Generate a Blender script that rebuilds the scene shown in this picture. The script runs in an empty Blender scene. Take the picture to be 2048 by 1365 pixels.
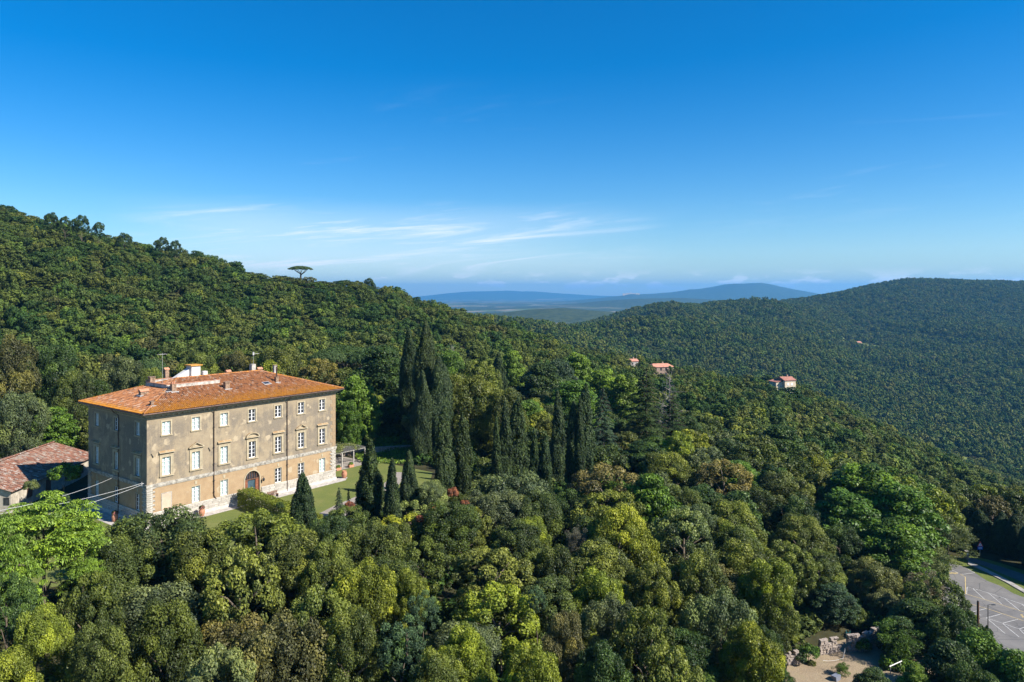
import bpy, math, random
import numpy as np
from mathutils import Vector, Matrix, Euler

R = math.radians
sc = bpy.context.scene
col = sc.collection

# ------------------------------------------------------------------ camera
CAMZ = 32.55      # metres above the villa's forecourt
FPX = 1465.0      # focal length in pixels of a 2048 px wide frame
HOR = 588.0       # horizon row in that frame
cam = bpy.data.cameras.new('camera')
cam.sensor_width = 36.0
cam.lens = FPX / 2048 * 36
cam.shift_y = -(682.5 - HOR) / 2048
cam.clip_start = 0.5
cam.clip_end = 60000
camo = bpy.data.objects.new('camera', cam)
col.objects.link(camo)
camo.location = (0, 0, CAMZ)
camo.rotation_euler = (R(90), 0, 0)
sc.camera = camo

# ------------------------------------------------------------------ light
SUN_AZ = Vector((0.925, -0.38, 0)).normalized()     # towards the sun, level
SUN_EL = R(38)
SUN_STRENGTH = 5.0
SKY_STRENGTH = 0.066
sun = bpy.data.lights.new('sun', 'SUN')
sun.energy = SUN_STRENGTH
sun.angle = R(0.5)
sun.color = (1.0, 0.93, 0.82)
suno = bpy.data.objects.new('sun', sun)
col.objects.link(suno)
sdir = (SUN_AZ * math.cos(SUN_EL) + Vector((0, 0, math.sin(SUN_EL)))).normalized()
suno.rotation_euler = sdir.to_track_quat('Z', 'Y').to_euler()
suno.location = (200, -100, 200)

world = bpy.data.worlds.new('World')
sc.world = world
world.use_nodes = True
wt = world.node_tree
wt.nodes.clear()


class NT:
    """small helper to wire shader nodes"""
    def __init__(self, tree):
        self.t = tree

    def n(self, typ, inputs=None, **props):
        nd = self.t.nodes.new(typ)
        for k, v in props.items():
            setattr(nd, k, v)
        for k, v in (inputs or {}).items():
            self.set(nd, k, v)
        return nd

    def set(self, nd, k, v):
        s = nd.inputs[k]
        if isinstance(v, bpy.types.NodeSocket):
            self.t.links.new(v, s)
        elif isinstance(v, bpy.types.Node):
            self.t.links.new(v.outputs[0], s)
        else:
            if hasattr(s.default_value, '__len__') and len(s.default_value) == 4 and len(v) == 3:
                v = (*v, 1)
            s.default_value = v

    def math(self, op, a, b=None, c=None, clamp=False):
        nd = self.t.nodes.new('ShaderNodeMath')
        nd.operation = op
        nd.use_clamp = clamp
        for i, v in enumerate((a, b, c)):
            if v is not None:
                self.set(nd, i, v)
        return nd.outputs[0]

    def mix(self, fac, a, b, blend='MIX'):
        nd = self.t.nodes.new('ShaderNodeMix')
        nd.data_type = 'RGBA'
        nd.blend_type = blend
        for i, v in ((0, fac), (6, a), (7, b)):
            self.set(nd, i, v)
        return nd.outputs[2]

    def noise(self, vec, scale, detail=4, rough=0.55, dist=0.0):
        nd = self.n('ShaderNodeTexNoise', {'Scale': scale, 'Detail': detail, 'Roughness': rough, 'Distortion': dist})
        if vec is not None:
            self.set(nd, 'Vector', vec)
        return nd.outputs[0]

    def ramp(self, fac, stops, interp='LINEAR'):
        nd = self.t.nodes.new('ShaderNodeValToRGB')
        cr = nd.color_ramp
        cr.interpolation = interp
        while len(cr.elements) < len(stops):
            cr.elements.new(0.5)
        for e, (p, c) in zip(cr.elements, stops):
            e.position = p
            e.color = (*c, 1) if len(c) == 3 else c
        self.set(nd, 0, fac)
        return nd.outputs[0]

    def step(self, x, lo, hi):
        nd = self.n('ShaderNodeMapRange', {'Value': x, 'From Min': lo, 'From Max': hi})
        nd.interpolation_type = 'SMOOTHSTEP'
        return nd.outputs[0]


def build_sky():
    w = NT(wt)
    sky = w.n('ShaderNodeTexSky', sky_type='NISHITA', sun_disc=False)
    sky.sun_elevation = SUN_EL
    sky.sun_rotation = math.atan2(SUN_AZ.x, SUN_AZ.y)
    sky.altitude = 450
    sky.air_density = 1.0
    sky.dust_density = 0.5
    sky.ozone_density = 3.0
    hsv = w.mix(1.0, w.n('ShaderNodeHueSaturation', {'Hue': 0.5, 'Saturation': SKY_SAT, 'Value': 1.0, 'Color': sky}), (1.0, 1.10, 1.20), 'MULTIPLY')
    # thin high cloud, laid out by compass direction and elevation all round the sky
    tc = w.n('ShaderNodeTexCoord')
    sep = w.n('ShaderNodeSeparateXYZ', {0: tc.outputs['Generated']})
    az = w.math('ARCTAN2', sep.outputs[0], sep.outputs[1])
    el = w.math('ARCSINE', sep.outputs[2])
    v1 = w.n('ShaderNodeCombineXYZ', {0: w.math('MULTIPLY', az, 3.2), 1: w.math('ADD', w.math('MULTIPLY', el, 42.0), w.math('MULTIPLY', az, -4.0)), 2: 1.7})
    streak = w.step(w.noise(v1, 1.3, 9, 0.66, 0.8), 0.46, 0.72)
    v2 = w.n('ShaderNodeCombineXYZ', {0: w.math('MULTIPLY', az, 2.1), 1: w.math('MULTIPLY', el, 6.0), 2: 5.35})
    round_ = w.math('ADD', w.math('MULTIPLY', w.math('COSINE', w.math('MULTIPLY', w.math('ADD', az, 0.12), 4.0)), 0.30), 0.22)
    patch = w.step(w.math('ADD', w.noise(v2, 1.0, 2, 0.5), w.math('SUBTRACT', round_, 0.22)), 0.44, 0.80)
    band = w.math('MULTIPLY', w.step(el, 0.008, 0.05), w.math('SUBTRACT', 1.0, w.step(el, 0.085, 0.13)))
    veil = w.math('MULTIPLY', w.math('MULTIPLY', patch, band), w.math('ADD', w.math('MULTIPLY', streak, 0.95), 0.30))
    high = w.math('MULTIPLY', w.math('MULTIPLY', w.step(w.noise(v1, 0.45, 8, 0.68, 1.0), 0.56, 0.85), w.step(el, 0.05, 0.12)), 0.25)
    veil = w.math('MAXIMUM', veil, w.math('MULTIPLY', high, w.math('SUBTRACT', 1.0, w.step(el, 0.14, 0.3))))
    cl = w.mix(veil, hsv, (CLOUD * 0.95, CLOUD * 1.0, CLOUD * 1.06))
    # small cumulus far away, just over the horizon
    v3 = w.n('ShaderNodeCombineXYZ', {0: w.math('MULTIPLY', az, 22.0), 1: w.math('MULTIPLY', el, 75.0), 2: 2.2})
    puff = w.noise(v3, 1.0, 6, 0.55)
    v4 = w.n('ShaderNodeCombineXYZ', {0: w.math('MULTIPLY', az, 5.0), 1: 0.0, 2: 8.6})
    puff = w.math('ADD', puff, w.math('MULTIPLY', w.math('SUBTRACT', w.noise(v4, 1.0, 2), 0.5), 0.35))
    pm = w.math('MULTIPLY', w.step(puff, 0.54, 0.62), w.math('MULTIPLY', w.step(el, 0.002, 0.010), w.math('SUBTRACT', 1.0, w.step(el, 0.014, 0.034))))
    shade = w.step(el, 0.006, 0.02)
    pc = w.mix(shade, (CLOUD * 0.5, CLOUD * 0.62, CLOUD * 0.85), (CLOUD * 1.15, CLOUD * 1.15, CLOUD * 1.15))
    cl = w.mix(w.math('MULTIPLY', pm, 0.6), cl, pc)
    bg = w.n('ShaderNodeBackground', {'Color': cl, 'Strength': SKY_STRENGTH})
    out = w.n('ShaderNodeOutputWorld', {'Surface': bg})


SKY_SAT = 1.52
CLOUD = 9.0
build_sky()

sc.view_settings.view_transform = 'Standard'
sc.view_settings.look = 'None'
sc.view_settings.gamma = 1.0
sc.view_settings.exposure = 1.0
sc.render.engine = 'CYCLES'
cy = sc.cycles
cy.max_bounces = 5
cy.diffuse_bounces = 3
cy.glossy_bounces = 2
cy.transmission_bounces = 3
cy.transparent_max_bounces = 6
cy.volume_bounces = 0
cy.use_adaptive_sampling = True
cy.adaptive_threshold = 0.015
cy.use_denoising = True
try:
    cy.denoiser = 'OPENIMAGEDENOISE'
    cy.denoising_prefilter = 'ACCURATE'
except Exception:
    pass
cy.caustics_reflective = False
cy.caustics_refractive = False


# ------------------------------------------------------------------ helpers
def at(px, py, Y):
    """point at depth Y seen at pixel (px, py) of a 2048 x 1365 frame"""
    return Vector(((px - 1024) / FPX * Y, Y, CAMZ - (py - HOR) / FPX * Y))


def on_z(px, py, z):
    Y = (CAMZ - z) * FPX / (py - HOR)
    return Vector(((px - 1024) / FPX * Y, Y, z))


def pix(x, y, z):
    return 1024 + FPX * x / y, HOR + FPX * (CAMZ - z) / y


def tag(o, label=None, cat=None, group=None, kind=None):
    if label: o['label'] = label
    if cat: o['category'] = cat
    if group: o['group'] = group
    if kind: o['kind'] = kind
    return o


def empty(name, loc=(0, 0, 0), rz=0.0):
    o = bpy.data.objects.new(name, None)
    col.objects.link(o)
    o.location = loc
    o.rotation_euler = (0, 0, rz)
    o.empty_display_size = 0.5
    return o


def link(name, mesh, parent=None, loc=None, rot=None, mat=None):
    o = bpy.data.objects.new(name, mesh)
    col.objects.link(o)
    if parent is not None: o.parent = parent
    if loc is not None: o.location = loc
    if rot is not None: o.rotation_euler = rot
    return o


class MB:
    """collects boxes, bars, tubes and polygons; build() links them as ONE mesh object"""
    def __init__(self):
        self.v = []
        self.f = []

    def add(self, vs, fs):
        k = len(self.v)
        self.v += [tuple(p) for p in vs]
        self.f += [tuple(i + k for i in q) for q in fs]
        return self

    def box(self, x0, x1, y0, y1, z0, z1):
        vs = [(x0, y0, z0), (x1, y0, z0), (x1, y1, z0), (x0, y1, z0), (x0, y0, z1), (x1, y0, z1), (x1, y1, z1), (x0, y1, z1)]
        return self.add(vs, [(0, 3, 2, 1), (4, 5, 6, 7), (0, 1, 5, 4), (1, 2, 6, 5), (2, 3, 7, 6), (3, 0, 4, 7)])

    def stone(self, x0, x1, y0, y1, z0, z1, rng, j=0.02, b=0.03):
        """rough block: front (y0) face chamfered and uneven"""
        def r(): return rng.uniform(-j, j)
        vs = [(x0, y1, z0), (x1, y1, z0), (x1, y1, z1), (x0, y1, z1),
              (x0, y0 + b, z0), (x1, y0 + b, z0), (x1, y0 + b, z1), (x0, y0 + b, z1),
              (x0 + b, y0 + r(), z0 + b), (x1 - b, y0 + r(), z0 + b), (x1 - b, y0 + r(), z1 - b), (x0 + b, y0 + r(), z1 - b)]
        fs = [(0, 3, 2, 1), (0, 1, 5, 4), (1, 2, 6, 5), (2, 3, 7, 6), (3, 0, 4, 7),
              (4, 5, 9, 8), (5, 6, 10, 9), (6, 7, 11, 10), (7, 4, 8, 11), (8, 9, 10, 11)]
        return self.add(vs, [tuple(reversed(q)) for q in fs] if False else fs)

    def quad(self, a, b, c, d):
        return self.add([a, b, c, d], [(0, 1, 2, 3)])

    def poly(self, pts):
        return self.add(pts, [tuple(range(len(pts)))])

    def prism(self, pts, z0, z1):
        n = len(pts)
        vs = [(p[0], p[1], z0) for p in pts] + [(p[0], p[1], z1) for p in pts]
        return self.add(vs, [tuple(range(n - 1, -1, -1)), tuple(range(n, 2 * n))] + [(i, (i + 1) % n, n + (i + 1) % n, n + i) for i in range(n)])

    def extr(self, prof, y0, y1):
        """profile in (x, z) extruded along y"""
        n = len(prof)
        vs = [(p[0], y0, p[1]) for p in prof] + [(p[0], y1, p[1]) for p in prof]
        return self.add(vs, [tuple(range(n)), tuple(range(2 * n - 1, n - 1, -1))] + [(i, n + i, n + (i + 1) % n, (i + 1) % n) for i in range(n)])

    def tube(self, pts, rad, k=6, cap=True):
        pts = [Vector(p) for p in pts]
        rad = rad if hasattr(rad, '__len__') else [rad] * len(pts)
        rings = []
        for i, p in enumerate(pts):
            d = (pts[min(i + 1, len(pts) - 1)] - pts[max(i - 1, 0)]).normalized()
            a = d.cross(Vector((0, 0, 1)) if abs(d.z) < 0.9 else Vector((1, 0, 0))).normalized()
            b = d.cross(a)
            rings.append([p + (a * math.cos(2 * math.pi * j / k) + b * math.sin(2 * math.pi * j / k)) * rad[i] for j in range(k)])
        vs = [q for r in rings for q in r]
        fs = [(i * k + j, i * k + (j + 1) % k, (i + 1) * k + (j + 1) % k, (i + 1) * k + j) for i in range(len(pts) - 1) for j in range(k)]
        if cap:
            fs += [tuple(range(k - 1, -1, -1)), tuple(range((len(pts) - 1) * k, len(pts) * k))]
        return self.add(vs, fs)

    def lathe(self, prof, k=14, c=(0, 0, 0)):
        vs = [(c[0] + r * math.cos(2 * math.pi * j / k), c[1] + r * math.sin(2 * math.pi * j / k), c[2] + z) for r, z in prof for j in range(k)]
        fs = [(i * k + j, i * k + (j + 1) % k, (i + 1) * k + (j + 1) % k, (i + 1) * k + j) for i in range(len(prof) - 1) for j in range(k)]
        fs += [tuple(range(k - 1, -1, -1)), tuple(range((len(prof) - 1) * k, len(prof) * k))]
        return self.add(vs, fs)

    def mesh(self, name, mat=None, smooth=False):
        m = bpy.data.meshes.new(name)
        m.from_pydata(self.v, [], self.f)
        if mat: m.materials.append(mat)
        if smooth:
            for p in m.polygons: p.use_smooth = True
        m.update()
        return m

    def build(self, name, mat=None, parent=None, loc=None, rot=None, smooth=False):
        return link(name, self.mesh(name, mat, smooth), parent, loc, rot)


def np_mesh(name, V, F, mat=None, attrs=None, smooth=False):
    """V (n,3), F (m,4) quads"""
    me = bpy.data.meshes.new(name)
    n, m = len(V), len(F)
    me.vertices.add(n)
    me.vertices.foreach_set('co', np.asarray(V, np.float32).ravel())
    me.loops.add(m * 4)
    me.loops.foreach_set('vertex_index', np.asarray(F, np.int32).ravel())
    me.polygons.add(m)
    me.polygons.foreach_set('loop_start', np.arange(0, m * 4, 4, dtype=np.int32))
    try:
        me.polygons.foreach_set('loop_total', np.full(m, 4, np.int32))
    except Exception:
        pass
    if smooth:
        me.polygons.foreach_set('use_smooth', np.ones(m, bool))
    for k, (dom, a) in (attrs or {}).items():
        at_ = me.attributes.new(k, 'FLOAT', dom)
        at_.data.foreach_set('value', np.asarray(a, np.float32))
    if mat: me.materials.append(mat)
    me.update(calc_edges=True)
    return me


# smooth value noise in numpy
_pr = np.random.RandomState(77)
_PERM = _pr.rand(256, 256)


def vnoise(x, y):
    xi, yi = np.floor(x).astype(int), np.floor(y).astype(int)
    fx, fy = x - xi, y - yi
    fx, fy = fx * fx * (3 - 2 * fx), fy * fy * (3 - 2 * fy)
    g = lambda a, b: _PERM[a % 256, b % 256]
    return (g(xi, yi) * (1 - fx) + g(xi + 1, yi) * fx) * (1 - fy) + (g(xi, yi + 1) * (1 - fx) + g(xi + 1, yi + 1) * fx) * fy


def fbm(x, y, o=4):
    s, a = 0, 0.5
    for i in range(o):
        s = s + a * (vnoise(x * 2 ** i + 17.3 * i, y * 2 ** i - 9.1 * i) - 0.5)
        a *= 0.5
    return s
# ------------------------------------------------------------------ materials
MATS = {}


def mat(name, fn):
    if name in MATS: return MATS[name]
    m = bpy.data.materials.new(name)
    m.use_nodes = True
    t = m.node_tree
    t.nodes.clear()
    n = NT(t)
    sh = fn(n)
    n.n('ShaderNodeOutputMaterial', {'Surface': sh})
    MATS[name] = m
    return m


def pbsdf(n, color, rough=0.8, spec=0.25, metal=0.0, normal=None):
    d = {'Base Color': color, 'Roughness': rough, 'Specular IOR Level': spec, 'Metallic': metal}
    if normal is not None: d['Normal'] = normal
    return n.n('ShaderNodeBsdfPrincipled', d).outputs[0]


def bump(n, h, dist=0.02, strength=0.6):
    return n.n('ShaderNodeBump', {'Height': h, 'Distance': dist, 'Strength': strength}).outputs[0]


def plain(name, c, rough=0.7, var=0.15, scale=6.0, metal=0.0, spec=0.3, bumpd=0.0):
    def f(n):
        tc = n.n('ShaderNodeTexCoord').outputs['Object']
        k = n.noise(tc, scale, 5, 0.6)
        a = tuple(max(0, x * (1 - var * 1.6)) for x in c)
        b = tuple(min(1, x * (1 + var * 1.6)) for x in c)
        return pbsdf(n, n.ramp(k, [(0.3, a), (0.7, b)]), rough, spec, metal, bump(n, k, bumpd) if bumpd else None)
    return mat(name, f)


def leaf_shader(n, base, trans=0.22, rough=0.48, spec=0.22):
    ti = n.n('ShaderNodeAttribute', attribute_name='tint').outputs['Fac']
    # young shoots are lighter and yellower, old leaves darker
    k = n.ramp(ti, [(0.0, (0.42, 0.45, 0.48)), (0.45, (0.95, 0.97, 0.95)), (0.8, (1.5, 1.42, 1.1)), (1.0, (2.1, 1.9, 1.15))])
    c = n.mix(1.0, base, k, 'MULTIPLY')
    p = pbsdf(n, c, rough, spec)
    tr = n.n('ShaderNodeBsdfTranslucent', {'Color': n.mix(1.0, c, (1.15, 1.25, 0.6), 'MULTIPLY')}).outputs[0]
    return n.n('ShaderNodeMixShader', {0: trans, 1: p, 2: tr}).outputs[0]


def f_leaf(n):
    oi = n.n('ShaderNodeObjectInfo')
    return leaf_shader(n, oi.outputs['Color'])


LEAF = mat('leaf', f_leaf)


def f_leaf_conifer(n):
    oi = n.n('ShaderNodeObjectInfo')
    return leaf_shader(n, oi.outputs['Color'], 0.08, 0.6, 0.2)


NEEDLE = mat('needle', f_leaf_conifer)

PAL = {  # foliage base colours
    'olive': (0.102, 0.126, 0.03),
    'grey-green': (0.1088, 0.1382, 0.0576),
    'yellow-green': (0.1664, 0.1984, 0.0256),
    'brownish': (0.112, 0.106, 0.04),
    'dark green': (0.04608, 0.07936, 0.02304),
    'deep olive': (0.066, 0.09, 0.024),
    'bright green': (0.078, 0.142, 0.022),
    'lime green': (0.120, 0.190, 0.026),
    'pale green': (0.14, 0.165, 0.06),
    'blue-green': (0.046, 0.08, 0.044),
    'cypress': (0.036, 0.058, 0.021),
    'russet': (0.2, 0.085, 0.05),
    'grey': (0.13, 0.12, 0.09),
}


def f_wood_leaf(n):
    """foliage of the far woods: kinds of tree in patches, each tree a little different"""
    oi = n.n('ShaderNodeObjectInfo')
    g = n.n('ShaderNodeNewGeometry').outputs['Position']
    k1 = n.noise(g, 0.013, 3, 0.6)
    k = n.math('ADD', n.math('MULTIPLY', oi.outputs['Random'], 0.62), n.math('MULTIPLY', k1, 0.62))
    base = n.ramp(k, [(0.22, (0.028, 0.062, 0.019)), (0.42, (0.040, 0.076, 0.020)), (0.58, (0.070, 0.096, 0.025)),
                      (0.72, (0.098, 0.114, 0.030)), (0.84, (0.062, 0.108, 0.024)), (0.97, (0.094, 0.098, 0.036))])
    return leaf_shader(n, base, 0.18, 0.6, 0.1)


WOODLEAF = mat('wood_leaf', f_wood_leaf)
BARK = plain('bark', (0.10, 0.08, 0.06), 0.9, 0.25, 5.0, bumpd=0.03)
PALEBARK = plain('pale_bark', (0.24, 0.22, 0.19), 0.9, 0.25, 5.0)


def f_ground(n):
    g = n.n('ShaderNodeNewGeometry').outputs['Position']
    sep = n.n('ShaderNodeSeparateXYZ', {0: g})
    a = n.noise(g, 0.35, 6, 0.6)
    floor = n.ramp(a, [(0.3, (0.030, 0.028, 0.016)), (0.5, (0.045, 0.045, 0.022)), (0.7, (0.065, 0.058, 0.034))])
    # far country: woods with some meadows and ploughland, too far to tell a tree from the next
    b = n.noise(g, 0.0016, 6, 0.55, 0.4)
    c = n.noise(g, 0.03, 4, 0.7)
    woods = n.ramp(c, [(0.3, (0.022, 0.036, 0.016)), (0.7, (0.062, 0.078, 0.03))])
    field = n.ramp(n.noise(g, 0.0045, 3, 0.5), [(0.40, (0.08, 0.12, 0.04)), (0.5, (0.15, 0.14, 0.08)), (0.6, (0.20, 0.17, 0.12))])
    flat = n.step(sep.outputs[2], -75, -98)
    far = n.mix(n.math('MULTIPLY', n.step(b, 0.53, 0.57), flat), woods, field)
    cc = n.mix(n.step(sep.outputs[1], 550, 900), floor, far)
    return pbsdf(n, cc, 0.95, 0.05, normal=bump(n, a, 0.15, 0.5))


GROUND = mat('forest_floor', f_ground)


def f_lawn(n):
    g = n.n('ShaderNodeTexCoord').outputs['Object']
    a = n.noise(g, 0.22, 5, 0.6)
    b = n.noise(g, 9.0, 4, 0.7)
    w = n.n('ShaderNodeTexWave', {'Vector': g, 'Scale': 0.42, 'Distortion': 5.0, 'Detail': 1.0, 'Detail Scale': 0.25}, wave_type='RINGS').outputs[1]
    c = n.ramp(a, [(0.3, (0.095, 0.130, 0.030)), (0.55, (0.135, 0.155, 0.040)), (0.75, (0.20, 0.19, 0.07))])
    c = n.mix(0.35, c, n.ramp(b, [(0.3, (0.06, 0.085, 0.02)), (0.7, (0.19, 0.21, 0.07))]))
    c = n.mix(n.math('MULTIPLY', n.step(w, 0.75, 0.98), 0.22), c, (0.22, 0.22, 0.10))
    return pbsdf(n, c, 0.9, 0.1, normal=bump(n, b, 0.06, 0.8))


LAWN = mat('lawn_grass', f_lawn)


def f_asphalt(n):
    g = n.n('ShaderNodeTexCoord').outputs['Object']
    a = n.noise(g, 0.25, 5, 0.65, 0.5)
    b = n.noise(g, 14.0, 3, 0.7)
    c = n.ramp(a, [(0.3, (0.10, 0.098, 0.10)), (0.5, (0.15, 0.145, 0.142)), (0.7, (0.205, 0.195, 0.185))])
    c = n.mix(0.25, c, n.ramp(b, [(0.3, (0.10, 0.10, 0.10)), (0.7, (0.26, 0.25, 0.24))]))
    crack = n.n('ShaderNodeTexVoronoi', {'Vector': g, 'Scale': 0.3}, feature='DISTANCE_TO_EDGE').outputs[0]
    c = n.mix(n.math('MULTIPLY', n.math('LESS_THAN', crack, 0.012), 0.45), c, (0.05, 0.05, 0.05))
    return pbsdf(n, c, 0.9, 0.2, normal=bump(n, b, 0.01, 0.5))


ASPHALT = mat('worn_asphalt', f_asphalt)


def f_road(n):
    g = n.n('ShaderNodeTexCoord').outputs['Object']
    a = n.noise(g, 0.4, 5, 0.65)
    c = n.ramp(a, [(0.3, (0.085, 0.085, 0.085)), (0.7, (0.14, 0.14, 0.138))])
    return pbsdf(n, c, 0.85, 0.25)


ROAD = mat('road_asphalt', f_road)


def f_paint(rgb, name):
    def f(n):
        g = n.n('ShaderNodeTexCoord').outputs['Object']
        k = n.step(n.noise(g, 5.0, 4, 0.7), 0.30, 0.5)
        return pbsdf(n, n.mix(k, (0.22, 0.21, 0.2), rgb), 0.8, 0.2)
    return mat(name, f)


WHITEP = f_paint((0.50, 0.50, 0.49), 'white_road_paint')
YELLOWP = f_paint((0.55, 0.42, 0.18), 'yellow_road_paint')


def f_soil(n):
    g = n.n('ShaderNodeTexCoord').outputs['Object']
    a = n.noise(g, 0.5, 6, 0.65)
    b = n.noise(g, 6.0, 5, 0.7)
    c = n.ramp(a, [(0.3, (0.22, 0.165, 0.105)), (0.55, (0.30, 0.235, 0.155)), (0.75, (0.26, 0.235, 0.12))])
    c = n.mix(0.4, c, n.ramp(b, [(0.3, (0.12, 0.09, 0.06)), (0.7, (0.42, 0.34, 0.24))]))
    return pbsdf(n, c, 0.95, 0.1, normal=bump(n, b, 0.08, 0.9))


SOIL = mat('dry_soil', f_soil)


def f_gravel(n):
    g = n.n('ShaderNodeTexCoord').outputs['Object']
    a = n.noise(g, 0.6, 5, 0.6)
    b = n.noise(g, 20.0, 3, 0.8)
    c = n.ramp(a, [(0.3, (0.22, 0.19, 0.165)), (0.7, (0.33, 0.29, 0.25))])
    c = n.mix(0.35, c, n.ramp(b, [(0.3, (0.12, 0.11, 0.10)), (0.7, (0.45, 0.42, 0.38))]))
    return pbsdf(n, c, 0.95, 0.1, normal=bump(n, b, 0.02, 0.8))


GRAVEL = mat('gravel', f_gravel)


def f_grass(n):
    g = n.n('ShaderNodeTexCoord').outputs['Object']
    a = n.noise(g, 0.5, 5, 0.7)
    b = n.noise(g, 6.0, 4, 0.7)
    c = n.ramp(a, [(0.3, (0.07, 0.11, 0.025)), (0.55, (0.12, 0.15, 0.035)), (0.75, (0.23, 0.20, 0.10))])
    c = n.mix(0.4, c, n.ramp(b, [(0.3, (0.04, 0.06, 0.015)), (0.7, (0.20, 0.22, 0.07))]))
    return pbsdf(n, c, 0.95, 0.1, normal=bump(n, b, 0.08, 0.9))


GRASS = mat('rough_grass', f_grass)


def f_stucco(n):
    g = n.n('ShaderNodeTexCoord').outputs['Object']
    sep = n.n('ShaderNodeSeparateXYZ', {0: g})
    a = n.noise(g, 0.16, 6, 0.62, 0.3)           # broad weathering
    b = n.noise(g, 0.9, 6, 0.65)
    f = n.noise(g, 7.0, 5, 0.7)
    drip = n.noise(n.n('ShaderNodeVectorMath', {0: g, 1: (1.3, 1.3, 0.22)}, operation='MULTIPLY').outputs[0], 1.0, 5, 0.65)
    up = n.ramp(b, [(0.3, (0.2232, 0.1785, 0.126)), (0.55, (0.288, 0.2345, 0.161)), (0.75, (0.3456, 0.287, 0.196))])
    grey = n.ramp(f, [(0.3, (0.1116, 0.098, 0.0826)), (0.7, (0.198, 0.1715, 0.14))])
    soot = n.step(n.math('ADD', n.math('ADD', n.math('MULTIPLY', a, 0.55), n.math('MULTIPLY', drip, 0.30)), n.math('MULTIPLY', n.noise(g, 0.55, 7, 0.7, 0.4), 0.35)), 0.545, 0.645)
    soot = n.math('MULTIPLY', soot, n.math('SUBTRACT', 1.0, n.math('MULTIPLY', n.step(sep.outputs[2], 13.6, 14.9), 0.75)))
    up = n.mix(n.math('MULTIPLY', soot, 0.85), up, grey)
    low = n.ramp(b, [(0.3, (0.288, 0.1925, 0.1085)), (0.6, (0.36, 0.2555, 0.1505)), (0.8, (0.4104, 0.322, 0.203))])
    c = n.mix(n.step(sep.outputs[2], 5.2, 5.6), low, up)
    # patches where the render has been made good, with edges of their own
    vo = n.n('ShaderNodeTexVoronoi', {'Vector': n.n('ShaderNodeVectorMath', {0: g, 1: n.n('ShaderNodeVectorMath', {0: n.n('ShaderNodeTexNoise', {'Vector': g, 'Scale': 2.0}).outputs[1], 1: (0.9, 0.9, 0.9)}, operation='MULTIPLY').outputs[0]}, operation='ADD').outputs[0], 'Scale': 0.55}).outputs[0]
    pm = n.math('MULTIPLY', n.math('SUBTRACT', 1.0, n.step(vo, 0.22, 0.30)), n.step(n.noise(g, 0.35, 3), 0.44, 0.52))
    c = n.mix(n.math('MULTIPLY', pm, 0.85), c, (0.4176, 0.343, 0.238))
    chips = n.step(n.noise(g, 2.6, 6, 0.7), 0.64, 0.70)
    c = n.mix(n.math('MULTIPLY', chips, 0.7), c, (0.4464, 0.378, 0.294))
    # grime below the string course and over the plinth
    gr = n.math('MULTIPLY', n.step(n.math('ADD', sep.outputs[2], n.math('MULTIPLY', b, 1.6)), 3.3, 2.3), n.step(f, 0.35, 0.6))
    c = n.mix(n.math('MULTIPLY', gr, 0.45), c, (0.1368, 0.105, 0.077))
    c = n.mix(0.16, c, n.ramp(f, [(0.3, (0.1296, 0.105, 0.077)), (0.7, (0.432, 0.35, 0.238))]))
    return pbsdf(n, c, 0.93, 0.1, normal=bump(n, n.math('ADD', b, n.math('MULTIPLY', f, 0.5)), 0.03, 0.7))


STUCCO = mat('weathered_stucco', f_stucco)


def f_trim(n):
    g = n.n('ShaderNodeTexCoord').outputs['Object']
    a = n.noise(g, 1.6, 6, 0.65)
    geo = n.n('ShaderNodeNewGeometry').outputs['Normal']
    sep = n.n('ShaderNodeSeparateXYZ', {0: geo})
    c = n.ramp(a, [(0.3, (0.266, 0.2204, 0.1558)), (0.5, (0.3572, 0.304, 0.209)), (0.72, (0.418, 0.3648, 0.266))])
    # lichen settles on upward faces
    li = n.math('MULTIPLY', n.step(sep.outputs[2], 0.15, 0.5), n.step(n.noise(g, 3.0, 4), 0.35, 0.6))
    c = n.mix(n.math('MULTIPLY', li, 0.8), c, (0.2736, 0.1444, 0.0456))
    return pbsdf(n, c, 0.92, 0.1, normal=bump(n, a, 0.02))


TRIM = mat('trim_stone', f_trim)


def f_ashlar(n):
    g = n.n('ShaderNodeTexCoord').outputs['Object']
    oi = n.n('ShaderNodeObjectInfo').outputs['Random']
    a = n.noise(g, 1.4, 6, 0.68)
    b = n.noise(g, 8.0, 5, 0.7)
    k = n.math('ADD', n.math('MULTIPLY', a, 0.8), n.math('MULTIPLY', oi, 0.25))
    c = n.ramp(k, [(0.32, (0.1768, 0.1598, 0.1326)), (0.48, (0.374, 0.3468, 0.2992)), (0.68, (0.4624, 0.4352, 0.3808)), (0.80, (0.374, 0.2788, 0.1836))])
    c = n.mix(0.25, c, n.ramp(b, [(0.3, (0.1496, 0.136, 0.1224)), (0.7, (0.51, 0.4896, 0.4488))]))
    return pbsdf(n, c, 0.9, 0.15, normal=bump(n, b, 0.03))


ASHLAR = mat('pale_ashlar', f_ashlar)


def f_quoin(n):
    g = n.n('ShaderNodeTexCoord').outputs['Object']
    a = n.noise(g, 2.2, 6, 0.68)
    c = n.ramp(a, [(0.34, (0.1445, 0.1318, 0.1148)), (0.52, (0.34, 0.3145, 0.272)), (0.7, (0.51, 0.4845, 0.425))])
    return pbsdf(n, c, 0.92, 0.1, normal=bump(n, a, 0.04))


QUOIN = mat('rough_quoin_stone', f_quoin)


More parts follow.
